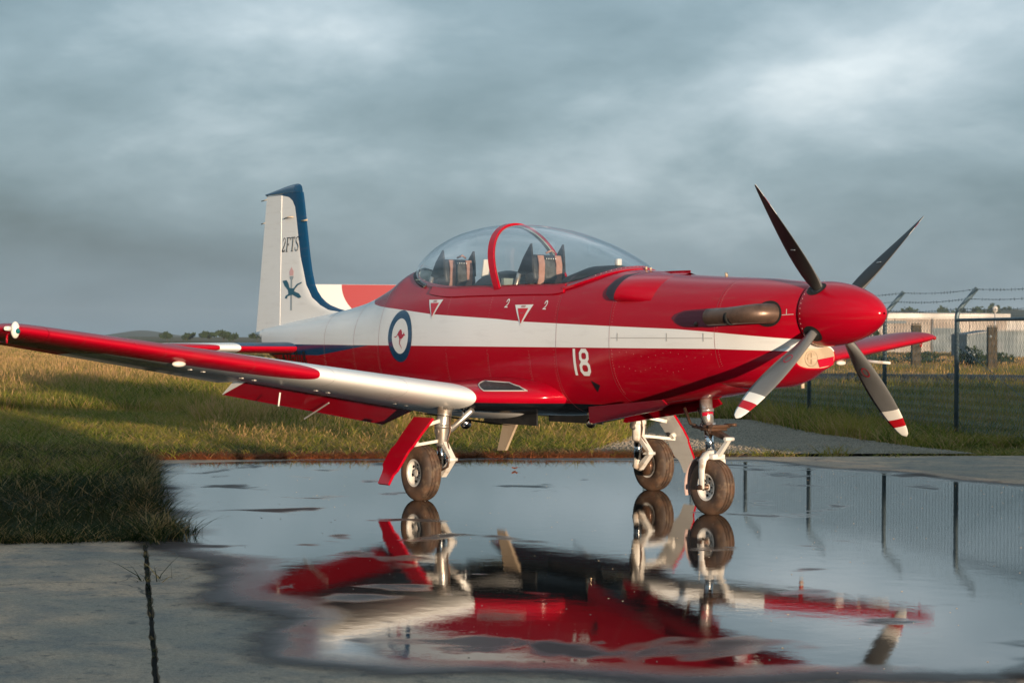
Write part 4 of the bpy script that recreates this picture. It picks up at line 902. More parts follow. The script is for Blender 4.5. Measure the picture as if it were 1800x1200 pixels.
# --- cockpit furniture
def seat(x, ear=1.0):
    mb = MB(); tilt = Matrix.Rotation(R(-14), 3, 'Y')
    mb.box((x-.10, 0, 2.055), (.16, .36, .25), tilt, 0, .03); mb.box((x-.20, 0, 1.62), (.14, .42, .62), tilt, 0, .03); mb.box((x+.06, 0, 1.40), (.46, .44, .14), None, 0, .03)
    s_ = mb.build('ejection_seat', M['seat'], plane)
    mb = MB(); mb.box((x-.015, 0, 2.06), (.035, .13, .19), tilt, 0, .012); mb.build('head_pad', M['pad'], s_)
    mb = MB(); mb.box((x-.105, 0, 1.80), (.05, .30, .34), tilt, 0, .02); mb.build('back_cushion', M['pad'], s_)
    for sd in (-1, 1):
        mb = MB(); mb.tube([(x-.22, sd*.20, 1.35), (x-.26, sd*.20, 1.9), (x-.22, sd*.19, 2.02)], .022, 8); mb.build('seat_rail', M['steel'], s_)
    mb = MB(); mb.tube([(x+.0, -.05, 2.20), (x+.02, 0, 2.225), (x+.0, .05, 2.20)], .010, 6); mb.build('face_handle', M['strap'], s_)
    for sd in (-1, 1):
        mb = MB(); y = sd*.185; y2 = sd*.165; mb.add([(x-.30, y, 1.97), (x-.02, y, 2.03), (x-.03, y, 2.17), (x-.05, y, 2.285*ear), (x-.17, y, 2.16), (x-.30, y2, 1.97), (x-.02, y2, 2.03), (x-.03, y2, 2.17), (x-.05, y2, 2.285*ear), (x-.17, y2, 2.16)], [(0, 1, 2, 3, 4), (9, 8, 7, 6, 5), (0, 1, 6, 5), (1, 2, 7, 6), (2, 3, 8, 7), (3, 4, 9, 8), (4, 0, 5, 9)])
        mb.build('canopy_breaker', M['black'], s_)
        mb = MB(); ys = sd*.095; P = [(x-.02, 2.18), (x+.005, 2.10), (x+.0, 1.98), (x-.03, 1.88), (x+.0, 1.74), (x+.09, 1.55), (x+.12, 1.48)]
        mb.loft([[Vector((a+.004, ys-.032, b)), Vector((a+.004, ys+.032, b)), Vector((a-.008, ys+.032, b)), Vector((a-.008, ys-.032, b))] for a, b in P], True, True, True, smooth=False); mb.build('harness_strap', M['strap'], s_)
    for zz in (2.15, 1.97):
        mb = MB()
        for k in range(5): mb.sphere((x+.012-(.03 if zz < 2 else 0), -.05+.025*k, zz), .006, 6, 4)
        o = mb.build('stud_row', M['ink_white'], s_); o['kind'] = 'stuff'
    return s_
seat(-4.33); seat(-5.84, .995)
mb = MB(); rings = []
for x, h_, w_ in ((-3.02, .0, .12), (-3.12, .045, .22), (-3.3, .075, .29), (-3.55, .075, .31), (-3.78, .02, .31), (-3.86, -.13, .30), (-3.84, -.32, .29)):
    zb = 1.99; rings.append([Vector((x, w_*math.cos(math.pi*k/20), zb-.22+(.22+h_)*math.sin(math.pi*k/20)**.6)) for k in range(21)])
mb.loft(rings, False); mb.add(rings[-1], [tuple(range(21))]); mb.build('front_coaming', M['black'], plane)
mb = MB(); rings = []
for x, h_, w_ in ((-4.72, -.12, .25), (-4.8, .03, .28), (-5.0, .06, .29), (-5.2, .03, .29), (-5.25, -.25, .28)):
    zb = 2.0; rings.append([Vector((x, w_*math.cos(math.pi*k/20), zb-.25+(.25+h_)*math.sin(math.pi*k/20)**.6)) for k in range(21)])
mb.loft(rings, False); mb.add(rings[-1], [tuple(range(21))]); mb.add(rings[0], [tuple(range(21))]); mb.build('rear_coaming', M['black'], plane)
mb = MB(); mb.box((-3.27, -.02, 2.09), (.05, .05, .06), None, 0, .01); mb.build('sight_block', M['gear_white'], plane)
mb = MB(); mb.box((-5.45, .05, 2.06), (.03, .12, .24), Matrix.Rotation(R(12), 3, 'Y'), 0, .01); mb.box((-5.41, .06, 1.85), (.03, .16, .22), Matrix.Rotation(R(-10), 3, 'Y'), 0, .01); mb.build('map_panel', M['gear_white'], plane)
for x in (-3.95, -5.4):
    mb = MB(); mb.tube([(x, -.02, 1.3), (x-.02, -.02, 1.62), (x+.02, -.02, 1.74)], [.018, .016, .026], 8); mb.build('control_stick', M['black'], plane)
for x in (-3.9, -4.15, -5.45, -5.2):
    mb = MB(); mb.box((x, -.29, 1.78), (.12, .06, .09), None, 0, .012); mb.build('side_console', M['black'], plane)
mb = MB(); mb.box((-4.66, 0, 1.6), (.04, .6, .75), None, 0); mb.build('bulkhead', M['cockpit'], plane); mb = MB(); mb.box((-6.25, 0, 1.75), (.05, .5, .5), None, 0); mb.build('bulkhead', M['cockpit'], plane)

# --- spinner and propeller
HUB = Vector((-.573, 0, 1.625))
prof = [(-.122, .0), (-.122, .235), (-.120, .2475), (-.115, .2487), (-.06, .249), (0, .247), (.10, .236), (.20, .217), (.30, .188), (.38, .157), (.45, .120), (.50, .083), (.535, .048), (.548, .026), (.553, .008)]
mb = MB(); mb.lathe(prof, HUB, (1, 0, 0), 72); spin = mb.build('spinner', M['red'], plane)
mb = MB(); mb.lathe([(-.15, .0), (-.15, .222), (-.119, .222), (-.119, 0)], HUB, (1, 0, 0), 64); mb.build('spinner_backplate', M['dark'], spin)
mb = MB()
for k in range(40):
    a = 2*math.pi*k/40; mb.sphere(HUB+Vector((-.095, .249*math.cos(a), .249*math.sin(a))), .0030, 6, 4)
o = mb.build('screw_head', M['ink_pink'], spin); o['kind'] = 'stuff'
rr = [.16, .22, .26, .31, .37, .45, .55, .65, .75, .85, .95, 1.03, 1.10, 1.16, 1.20, 1.222]
ch = pchip([.16, .22, .26, .31, .40, .5, .62, .75, .88, 1.0, 1.1, 1.17, 1.21, 1.222], [.085, .088, .105, .135, .168, .19, .205, .203, .188, .16, .124, .088, .05, .012])
th = pchip([.16, .26, .4, .6, .8, 1.0, 1.22], [.085, .072, .046, .029, .021, .014, .006]); tw = pchip([.16, .4, .7, 1.0, 1.22], [97, 90, 80, 71.5, 66])
af = [(1.0, 0.0), (.86, .42), (.68, .72), (.48, .95), (.28, 1.0), (.12, .78), (.03, .42), (0, 0)]
def blade():
    mb = MB(); rings = []
    for r_ in rr:
        b = R(tw(r_)); c, t = ch(r_), th(r_); rnd = max(0, min(1, (.30-r_)/.1)); cd_ = Vector((math.sin(b), -math.cos(b), 0)); nd = Vector((math.cos(b), math.sin(b), 0)); ring = []
        up = [(p, q) for p, q in af]; lo = [(p, -q*.35) for p, q in reversed(af[1:-1])]
        for p, q in up+lo:
            # p=0 leading edge, 1 trailing edge
            xx, yy = (.42-p)*c, q*t*.62
            if rnd > 0:
                ang = math.atan2(q if q else (1e-6), .5-p); xr, yr = .043*math.cos(ang), .043*math.sin(ang); xx, yy = xx*(1-rnd)+xr*rnd, yy*(1-rnd)+yr*rnd
            ring.append(cd_*xx+nd*yy+Vector((0, 0, r_)))
        rings.append(ring)
    mb.loft(rings, True, True, True)
    m_ = len(rings[0]); nup = len(af)
    for fi, f in enumerate(mb.f):
        if len(f) == 4: mb.m[fi] = 0 if (f[0] % m_) < nup-1 else 1
    return mb
pb = blade().build('propeller_blade', [M['prop_front'], M['prop_back']], None)
# round maker's patch on the front face
mb = MB(); b = R(tw(.56)); nd = Vector((math.cos(b), math.sin(b), 0)); cdv = Vector((math.sin(b), -math.cos(b), 0)); c0 = nd*(.0225)+Vector((0, 0, .56))+cdv*.0
ringp = lambda r_, dz: [c0+nd*dz+cdv*(r_*.75*math.cos(2*math.pi*k/24))+Vector((0, 0, r_*math.sin(2*math.pi*k/24))) for k in range(24)]
mb.loft([ringp(.045, .0), ringp(.036, .0)], True); bp_ = mb.build('blade_patch', M['ink_red'], None); bp_.parent = pb
mb = MB(); c0 = nd*(-.012)+Vector((0, 0, .62)); mb.box(c0, (.004, .05, .006), Matrix.Rotation(b, 3, 'Z')); sp_ = mb.build('blade_stripe', M['ink_grey'], None); sp_.parent = pb
TH0 = 39.4
for k in range(4):
    if k == 0: o = pb
    else:
        o = pb.copy(); COL.objects.link(o)
        for q in (bp_, sp_): c_ = q.copy(); COL.objects.link(c_); c_.parent = o
    o.location = HUB; o.rotation_euler = (R(TH0+90*k-90), 0, 0); attach(o, plane)
for k in range(4):                                # dark sockets where the blades leave the spinner
    a = R(TH0+90*k); d = Vector((0, math.cos(a), math.sin(a))); t = Vector((0, -math.sin(a), math.cos(a))); mb = MB(); n = 28; A, B = [], []
    for i in range(n):
        w_ = 2*math.pi*i/n
        for lst, rx, ry in ((A, .085, .074), (B, .001, .001)):
            px_, py_ = rx*math.cos(w_)-.012, ry*math.sin(w_); rad = np.interp(px_, [p for p, q in prof[3:]], [q for p, q in prof[3:]]); al = py_/rad
            lst.append(HUB+Vector((px_, 0, 0))+(d*math.cos(al)+t*math.sin(al))*(rad+.0025))
    mb.loft([A, B], True); mb.build('blade_socket', M['dark'], spin)
    mb = MB(); mb.tube([HUB+d*.10, HUB+d*.250], [.052, .050], 18); mb.build('blade_cuff', M['black'], spin)

# --- chin intake, exhausts, air outlet
mb = MB(); rings = []
def selp(x, cz, hz, hy, n=2.6, m_=48): return [Vector((x, hy*math.copysign(abs(math.cos(a))**(2/n), math.cos(a)), cz+hz*math.copysign(abs(math.sin(a))**(2/n), math.sin(a)))) for a in [2*math.pi*k/m_ for k in range(m_)]]
for x, cz, hz, hy in ((-.86, 1.298, .068, .180), (-.79, 1.298, .080, .192), (-.765, 1.298, .092, .203), (-.78, 1.298, .103, .214), (-.84, 1.292, .122, .228), (-.95, 1.275, .165, .252), (-1.1, 1.265, .205, .285), (-1.35, 1.26, .225, .33), (-1.8, 1.27, .24, .37), (-2.3, 1.3, .24, .38)): rings.append(selp(x, cz, hz, hy))
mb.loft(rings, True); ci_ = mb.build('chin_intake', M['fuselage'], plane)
mb = MB(); rg = selp(-.772, 1.298, .091, .202); mb.add(rg, [tuple(range(len(rg)))]); mb.loft([rg, selp(-.80, 1.298, .08, .19)], True); lin = mb.build('intake_cover', M['cream'], ci_)
mb = MB(); mb.lathe([(.0, .060), (.012, .062), (.014, .05), (.006, .046), (.006, 0)], (-.771, -.045, 1.285), (1, 0, 0), 28); mb.build('cover_boss', M['cream'], ci_)
mb = MB(); mb.box((-.758, -.045, 1.285), (.012, .010, .085)); mb.box((-.757, -.045, 1.285), (.012, .085, .010)); mb.build('boss_handle', M['cream'], ci_)
mb = MB(); mb.add([(-.766, .045, 1.215), (-.766, .185, 1.235), (-.766, .19, 1.30), (-.766, .02, 1.275)], [(0, 1, 2, 3)]); mb.build('cover_flap', M['ink_red'], ci_)
for sd in (-1, 1):
    mb = MB(); P = [(-.93, .22, 1.625), (-.945, .34, 1.626), (-.975, .415, 1.624), (-1.03, .470, 1.619), (-1.11, .495, 1.612), (-1.23, .503, 1.606), (-1.43, .507, 1.60)]
    P = [Vector((x, sd*y, z)) for x, y, z in P]; mb.tube(P, [.078, .078, .076, .072, .069, .067, .067], 24, caps=False)
    mb.tube(list(reversed([P[-1]+Vector((.012, 0, 0)), P[-1]+Vector((.10, -sd*.0, 0)), P[-1]+Vector((.3, 0, 0))])), [.055, .06, .064], 24, caps=False, mi=1)
    mb.tube([P[-1], P[-1]+Vector((.012, 0, 0))], [.067, .064], 24, 1, False); mb.tube([P[-1]+Vector((.25, 0, 0)), P[-1]+Vector((.28, 0, 0))], [.064, .064], 24, 1)
    ex = mb.build('exhaust_stack', [M['exhaust'], M['dark']], plane)
    mb = MB(); A, B = [], []
    for i in range(32):
        w_ = 2*math.pi*i/32
        for lst, r1, r2 in ((A, .125, .100), (B, .02, .02)):
            x, z = -.965+r1*math.cos(w_), 1.624+r2*math.sin(w_); h = on_side(body_bvh, x, z, .004, sd); lst.append(h if h else Vector((x, sd*body_y(x, z), z)))
    mb.loft([A, B], True); mb.build('exhaust_port', M['dark'], ex)
    mb = MB(); o2 = []
    outl = [(-1.28, 1.55), (-1.30, 1.665), (-1.62, 1.668), (-1.86, 1.655), (-1.97, 1.625), (-2.0, 1.595), (-1.95, 1.555), (-1.85, 1.528), (-1.5, 1.528)]
    throw(mb, [fill(outl)], body_bvh, .004, side=sd); mb.build('shaded_trough_panel', mat('shaded_trough_panel', (.16, .018, .030), .22, .35), ex)  # flat panel, coloured dark for the shaded trough behind the stack
    mb = MB(); h = on_side(body_bvh, -1.70, 1.545, .004, sd); mb.sphere(h, .02, 12, 8); mb.build('drain_port', M['brown'], ex)
    # rear-facing air outlet behind the engine
    mb = MB(); rings = []
    for x, bul in ((-2.30, .0), (-2.40, .04), (-2.52, .075), (-2.64, .098), (-2.74, .108)):
        ring = []
        for k in range(15):
            q = k/14; z = 1.735+.262*q; y0 = body_y(x, z); b_ = bul*math.sin(math.pi*min(1, q*1.06+.0))**.45 if 0 < q < .94 else 0
            lip = .0 if x > -2.6 else .0; ring.append(Vector((x - .05*math.sin(math.pi*q)*(1 if x < -2.6 else 0)*-1, sd*(y0-.004+b_), z)))
        rings.append(ring)
    mb.loft(rings, False); last = rings[-1]; inner = [Vector((p.x+.05, p.y-sd*.012 if 0 < i < 14 else p.y, p.z)) for i, p in enumerate(last)]
    mb.loft([last, inner], False); sc0 = mb.build('air_outlet', M['red'], plane)
    mb = MB(); A = [Vector((-2.70, p.y-sd*.006, p.z)) for p in last]; B = [Vector((-2.70, sd*(body_y(-2.7, p.z)-.02), p.z)) for p in last]; mb.loft([A, B], False)
    throw(mb, [fill([(-2.72, 1.75), (-2.85, 1.755), (-2.93, 1.80), (-2.945, 1.86), (-2.92, 1.92), (-2.87, 1.965), (-2.72, 1.985)])], body_bvh, .003, side=sd); mb.build('outlet_mouth_shadow', mat('outlet_dark', (.055, .004, .008), .4), sc0)  # dark mouth wall, plus the outlet's shadow painted on the skin aft

# --- wings
def thick(x, t): return 5*t*(.2969*math.sqrt(max(x, 0))-.126*x-.3516*x*x+.2843*x**3-.1015*x**4)
def le(ay): return -3.98-.083*ay
def te(ay): return -6.25+(.63/4.11)*(ay-.95)
def zle(ay): return .905+.141*(ay-.95)
INC = R(2.6)
def wsec(ay, sd, c0=0.0, c1=1.0, n=18, t=None, up=1.0, lx=None, tx=None, dz=0.0, tscale=1.0):
    lx = le(ay) if lx is None else lx; tx = te(ay) if tx is None else tx; c = lx-tx; t = (.113-.003*(ay-1)) if t is None else t; pts = []
    def P(u, s_): zc = .016*4*u*(1-u); h = thick(u, t)*tscale; q = u*c; return Vector((lx-q*math.cos(INC), sd*ay, zle(ay)+dz-q*math.sin(INC)+(zc+s_*h)*c))
    us = [c0+(c1-c0)*(1-math.cos(math.pi*i/(2*n)))if c0 == 0 else c0+(c1-c0)*i/n for i in range(n+1)]
    for u in reversed(us): pts.append(P(u, 1))
    for u in us[1:] if c0 == 0 else us: pts.append(P(u, -1))
    return pts
HC = .735
for sd in (-1, 1):
    mb = MB(); ys = np.linspace(.42, 4.74, 40); mb.loft([wsec(y, sd, 0, HC-.006) for y in ys], True, True, True); wing = mb.build('wing', M['wing'], plane, sharp=40)
    mb = MB(); rings = []
    for i in range(15):
        q = i/14; y = 4.745+.325*q; f = math.sqrt(max(1-q**3.2, .0)); c = le(y)-te(y); rings.append(wsec(y, sd, 0, 1, t=.101*max(f, .06)**.8, lx=le(y)-(1-f)*.26*c, tx=te(y)+(1-f)*.10*c, dz=-.01*(1-f)))
    mb.loft(rings, True, True, True); mb.build('wing_tip', M['wing'], wing, sharp=40)
    def hinged(y0, y1, defl, name, m_, n=12):
        mb = MB(); rings = []
        for y in np.linspace(y0, y1, n):
            sec = wsec(y, sd, HC, 1.0, 10); c = le(y)-te(y); hx = le(y)-HC*c*math.cos(INC); hz = zle(y)-HC*c*math.sin(INC)-.012*c
            ring = []
            for p in sec:
                dx, dz = p.x-hx, p.z-hz; ca, sa = math.cos(defl), math.sin(defl); ring.append(Vector((hx+dx*ca-dz*sa*-1*-1, p.y, hz+dz*ca+dx*sa)))
            nose = [ring[-1].lerp(ring[0], t)+Vector((.03*math.sin(math.pi*t), 0, 0)) for t in (.25, .5, .75)]
            rings.append(ring+nose)
        mb.loft(rings, True, False, False)
        k = len(rings[0]); o0 = len(mb.v)-len(rings)*k
        mb.f.append(tuple(range(k))); mb.m.append(1); mb.sm.append(False); mb.f.append(tuple((n-1)*k+i for i in range(k))); mb.m.append(1); mb.sm.append(False)
        return mb.build(name, m_, wing, sharp=40)
    fl = hinged(.62, 2.46, R(16), 'flap', [M['red'], M['white']])
    mb = MB(); 
    for y in (1.55,): 
        c = le(y)-te(y); x0 = le(y)-HC*c; mb.box((x0-.27, sd*y, zle(y)-.245), (.5, .010, .010), Matrix.Rotation(R(-19), 3, 'Y'))
    mb.build('flap_joint', M['seam_grey'], fl)
    hinged(2.50, 4.735, R(3.5), 'aileron', [M['wing'], M['wing']])
    # root fairing
    mb = MB(); rings = []
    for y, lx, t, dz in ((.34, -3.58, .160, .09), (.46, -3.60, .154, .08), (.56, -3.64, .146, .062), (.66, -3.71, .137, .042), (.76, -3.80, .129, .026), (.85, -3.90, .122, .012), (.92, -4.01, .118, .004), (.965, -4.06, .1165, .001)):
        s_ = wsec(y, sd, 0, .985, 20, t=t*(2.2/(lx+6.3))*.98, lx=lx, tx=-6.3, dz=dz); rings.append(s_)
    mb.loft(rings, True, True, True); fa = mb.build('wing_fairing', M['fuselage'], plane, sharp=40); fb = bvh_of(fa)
    lv = [(-4.30, 1.045), (-4.02, 1.035), (-3.86, 1.005), (-3.75, .970), (-4.04, .965), (-4.14, 1.0)]
    fb = BVHTree.FromPolygons([v.co[:] for v in fa.data.vertices], [p.vertices[:] for p in fa.data.polygons])
    def thrown(outl, lift):
        return [on_side(fb, x, z, lift, sd) for x, z in outl]
    def thrown_fill(outl, lift):
        vs_, fs = fill(outl, .04); return [on_side(fb, p[0], p[1], lift, sd) for p in vs_], fs
    A, fs = thrown_fill(lv, .004)
    if all(p is not None for p in A):
        mb = MB(); mb.add(A, fs); mb.build('cooler_louvre', M['louvre'], fa)
        L2 = []
        for p, q in zip(lv, lv[1:]+lv[:1]): L2 += [(p[0]+(q[0]-p[0])*t/5, p[1]+(q[1]-p[1])*t/5) for t in range(5)]
        L2 = [p for p in thrown(L2+L2[:1], .005) if p is not None]
        mb = MB(); mb.tube(L2, .006, 6); mb.build('louvre_rim', M['seam_grey'], fa)
    for y in (1.62, 2.30, 3.02, 3.78, 4.45):
        A, B = [wsec(y-.0022, sd, 0, HC-.01, 16, tscale=1.012), wsec(y+.0022, sd, 0, HC-.01, 16, tscale=1.012)]
        mb = MB(); mb.loft([A, B], False); mb.build('skin_joint', M['seam'] if y > 2.4 else M['seam_grey'], wing)
    # underside fittings
    for y in (1.2, 1.32, 2.0, 2.12, 2.72, 2.84, 3.2, 3.32):
        for u in (.36,):
            c = le(y)-te(y); x = le(y)-u*c; z = zle(y)-u*c*math.sin(INC)-(thick(u, .108)-.016*4*u*(1-u))*c
            mb = MB(); mb.box((x, sd*y, z-.002), (.045, .022, .006)); mb.build('access_cover', M['gear_white'], wing)
    mb = MB(); z = zle(2.35)-.18; mb.tube([(le(2.35)-.9, sd*2.35, z+.02), (le(2.35)-.91, sd*2.36, z-.1)], .008, 6); mb.build('drain_mast', M['ink_white'], wing)
    # navigation lamp at the tip
    y = 4.98; p = Vector((le(y)-.085, sd*y, zle(y)-.005)); mb = MB(); mb.sphere(p-Vector((0 if sd < 0 else .10, 0, 0)), .058, 20, 12, sc=(.55, .62, 1.15 if sd < 0 else .7)); (mb.tube([p+Vector((.0, sd*.04, .01)), p+Vector((.03, sd*.09, .012))], [.022, .016], 10) if sd < 0 else None); nl = mb.build('wingtip_lamp', M['gear_white'], wing)
    mb = MB(); mb.sphere(p+Vector((.024, -sd*.012, -.008)), .022, 12, 8); mb.build('lamp_lens', mat('lens_green' if sd < 0 else 'lens_red', (.0, .12, .13) if sd < 0 else (.3, .01, .01), .1), nl)
    mb = MB(); c_ = Vector((-4.66, sd*4.98, 1.40)); mb.tube([c_+Vector((.012*math.cos(a), .0, .035*math.sin(a))) for a in [2*math.pi*k/16 for k in range(17)]], .005, 6); mb.build('tie_down_ring', M['red'], wing)
    mb = MB(); y = 3.62; c_ = Vector((le(y)-.10, sd*y, zle(y)-.108)); c_ = c_+Vector((-.03, 0, .028)); mb.sphere(c_, .036, 14, 8, sc=(1, 1.7, .7)); mb.tube([c_, c_+Vector((-.03, 0, .05))], .016, 8); mb.build('beacon_blister', M['gear_white'], wing)
    if sd > 0:
        mb = MB(); y = 3.9; a = Vector((le(y)+.30, y, zle(y)-.115)); mb.tube([a, a+Vector((-.26, 0, .01)), a+Vector((-.42, 0, .02))], [.013, .015, .028], 10); mb.tube([a+Vector((-.40, 0, .01)), a+Vector((-.46, 0, .09))], .02, 8); mb.build('pitot_tube', M['gear_white'], wing)
        mb = MB(); y = 3.05; a = Vector((le(y)-.12, y, zle(y)-.10)); mb.tube([a, a+Vector((.01, 0, -.09))], .022, 10, 0); mb.tube([a+Vector((.01, 0, -.09)), a+Vector((.012, 0, -.15))], .02, 10, 1); mb.build('vane_mast', [M['red'], M['cream']], wing)

# --- tail
FIN_LE = pchip([1.40, 1.62, 1.70, 1.735, 1.775, 1.862, 2.0, 2.31, 2.88, 3.02, 3.08, 3.105, 3.113], [-7.3, -7.62, -8.02, -8.26, -8.45, -8.655, -8.80, -8.912, -9.04, -9.08, -9.12, -9.17, -9.22])
HINGE = lambda z: -9.515-.0*(z-1.4)
RTE = lambda z: -10.19+.165*(z-1.47)
mb = MB(); rings = []
zs = [1.40, 1.5, 1.6, 1.66, 1.70, 1.735, 1.775, 1.81, 1.86, 1.93, 2.0, 2.15, 2.31, 2.6, 2.88, 2.98, 3.02]
for z in zs:
    f, h = FIN_LE(z), HINGE(z); c = f-h; n = 14; L_s, R_s = [], []
    for i in range(n+1):
        u = 1-math.cos(math.pi*i/(2*n)); tt = .062*max(.35, 1-(z-1.4)*.25)*min(1, (4*u)**.5*1.0)*(1-.25*u) if u > 0 else 0
        L_s.append(Vector((f-c*u, -tt, z))); R_s.append(Vector((f-c*u, tt, z)))
    rings.append(L_s+list(reversed(R_s[1:])))
mb.loft(rings, True, True, True); fin = mb.build('fin', M['fin'], plane, sharp=50); fin_bvh = bvh_of(fin)
fin_bvh = BVHTree.FromPolygons([v.co[:] for v in fin.data.vertices], [p.vertices[:] for p in fin.data.polygons])
# rounded tip with the horn of the rudder
mb = MB(); rings = []
for k in range(9):
    q = k/8; z0 = 3.022+.0*q; f = -9.09-.13*q**2.2; b_ = -9.95
    zt_f = 3.022+.095*math.sin(q*math.pi/2); w_ = .040*math.cos(q*math.pi/2*.93)
    ring = []
    for i in range(13):
        u = i/12; x = f+(b_-f)*u; zz = 3.022+(zt_f-3.022)*(1-.0*u) - (.105*u**1.6)*q; tt = w_*math.sqrt(min(1, u*9))*(1-.55*u); ring.append((x, tt, zz))
    rings.append([Vector((x, -t, z)) for x, t, z in ring]+[Vector((x, t, z)) for x, t, z in reversed(ring[1:])])
mb.loft(rings, True, True, True); mb.build('fin_tip', M['ink_blue'], fin, sharp=50)
mb = MB(); rings = []
for z in np.linspace(1.44, 3.012, 22):
    h, t_ = HINGE(z)-.008, RTE(z); w_ = .045*max(.4, 1-(z-1.4)*.22); n = 8; L_s = [Vector((h+(t_-h)*i/n, -(w_*(1-i/n)+.004), z)) for i in range(n+1)]; R_s = [Vector((p.x, -p.y, p.z)) for p in L_s]; rings.append(L_s+list(reversed(R_s)))
mb.loft(rings, True, True, True); rud = mb.build('rudder', M['fin'], plane, sharp=50)
for z in np.linspace(1.55, 2.95, 12):
    f_ = .045*max(.4, 1-(z-1.4)*.22); h0, h1 = HINGE(z)-.03, RTE(z)+.01; ring = lambda x, t: [Vector((x, -t, z-.003)), Vector((x, t, z-.003)), Vector((x, t, z+.003)), Vector((x, -t, z+.003))]
    mb = MB(); mb.loft([ring(h0, f_*.96+.0055), ring(h1, .0065)], True, True, True, smooth=False); mb.build('rudder_rib', M['white'], rud)
for z, l_ in ((2.98, .14), (2.72, .1)):
    mb = MB(); mb.tube([(RTE(z)+.02, 0, z), (RTE(z)-l_, 0, z-.012)], .006, 6); mb.build('static_wick', M['cream'], rud)
mb = MB(); mb.tube([(-9.05, -.03, 2.70), (-8.93, -.03, 2.705)], .010, 8); mb.tube([(-9.42, -.05, 2.74), (-9.28, -.075, 2.75), (-9.22, -.05, 2.75)], .008, 8); mb.build('tail_aerial', M['cream'], fin)
# 2FTS in slanted serif letters and the torch badge
def serif2fts():
    sh_ = []; H = .155; S_ = .18
    def T(x, z, ox): return (ox+x*H+S_*z*H, 2.375+z*H)
    def rb(pts, w, ox): sh_.append(ribbon([T(a, b, ox) for a, b in pts], w*.78, step=.02))
    ox = -9.50
    rb([(.02, .74), (.10, .93), (.24, .98), (.38, .88), (.40, .70)], .010, ox); rb([(.40, .70), (.30, .45), (.04, .06)], .018, ox); rb([(.0, .03), (.42, .03)], .020, ox); rb([(.42, .03), (.46, .16)], .009, ox)
    ox = -9.405
    rb([(.14, 0), (.14, 1.0)], .021, ox); rb([(0, .0), (.30, .0)], .009, ox); rb([(.0, .97), (.56, .97)], .011, ox); rb([(.56, .97), (.56, .80)], .009, ox); rb([(.20, .50), (.40, .50)], .010, ox); rb([(.40, .60), (.40, .40)], .008, ox)
    ox = -9.295
    rb([(.30, 0), (.30, .94)], .021, ox); rb([(.14, .0), (.46, .0)], .009, ox); rb([(.0, .97), (.62, .97)], .012, ox); rb([(.0, .97), (.0, .80)], .009, ox); rb([(.62, .97), (.62, .80)], .009, ox)
    ox = -9.175
    rb([(.46, .76), (.44, .93), (.28, 1.0), (.10, .92), (.06, .74)], .011, ox); rb([(.06, .74), (.16, .58), (.36, .44), (.46, .26)], .018, ox); rb([(.46, .26), (.40, .08), (.22, .0), (.04, .08), (.0, .26)], .011, ox)
    return sh_
mb = MB(); throw(mb, serif2fts(), fin_bvh, .003); mb.build('tail_lettering', M['ink_black'], fin)
bx, bz = -9.255, 1.96; px_m = 1/154.
def bd(p): return (bx+(p[0]-362)/8.0*px_m/.83*1.02/.62, bz-(p[1]-780)/8.0*px_m)
mb = MB()
throw(mb, [fill([bd(p) for p in [(362, 482), (330, 545), (335, 600), (390, 600), (392, 540)]])], fin_bvh, .003, 0)
throw(mb, [fill([bd(p) for p in [(335, 610), (392, 606), (388, 640), (374, 655), (374, 1070), (350, 1070), (352, 655), (338, 640)]])], fin_bvh, .003, 1)
throw(mb, [fill([bd(p) for p in [(230, 665), (290, 658), (318, 700), (336, 762), (360, 775), (404, 768), (450, 716), (520, 690), (515, 708), (460, 735), (418, 780), (405, 812), (480, 845), (515, 892), (480, 910), (420, 880), (385, 860), (340, 868), (308, 880), (298, 910), (268, 905), (282, 870), (322, 848), (314, 795), (262, 735)]])], fin_bvh, .0045, 2)
mb.build('torch_badge', [M['ink_pink'], M['ink_grey'], M['ink_slate']], fin)
# tailplane
for sd in (-1, 1):
    def tsec(ay, c0, c1, n=12, sc_=1.0):
        lx, tx = -8.84-.15*ay, -9.96+.055*ay; lx = lx-(1-sc_)*.25; c = lx-tx; pts = []; z0 = 1.312
        us = [c0+(c1-c0)*(1-math.cos(math.pi*i/(2*n))) if c0 == 0 else c0+(c1-c0)*i/n for i in range(n+1)]
        for u in reversed(us): pts.append(Vector((lx-u*c, sd*ay, z0+thick(u, .115*max(sc_, .1))*c)))
        for u in (us[1:] if c0 == 0 else us): pts.append(Vector((lx-u*c, sd*ay, z0-thick(u, .115*max(sc_, .1))*c)))
        return pts
    yy = list(np.linspace(.06, 1.66, 12))+[1.70, 1.74, 1.78, 1.81, 1.83]; scs = [1]*12+[.97, .9, .78, .6, .3]
    mb = MB(); mb.loft([tsec(y, 0, .60, sc_=s_) for y, s_ in zip(yy, scs)], True, True, True); tp = mb.build('tailplane', M['tail'], plane, sharp=40)
    mb = MB(); mb.loft([tsec(y, .605, 1, sc_=s_) for y, s_ in zip(yy[1:], scs[1:])], True, True, True); mb.build('elevator', M['tail'], tp, sharp=40)
mb = MB(); mb.loft([selp(-9.0, 1.40, .10, .10, 2, 24), selp(-9.6, 1.43, .08, .075, 2, 24), selp(-10.0, 1.455, .055, .05, 2, 24), selp(-10.22, 1.47, .012, .012, 2, 24)], True, True, True); mb.build('tail_cone', M['white'], plane)

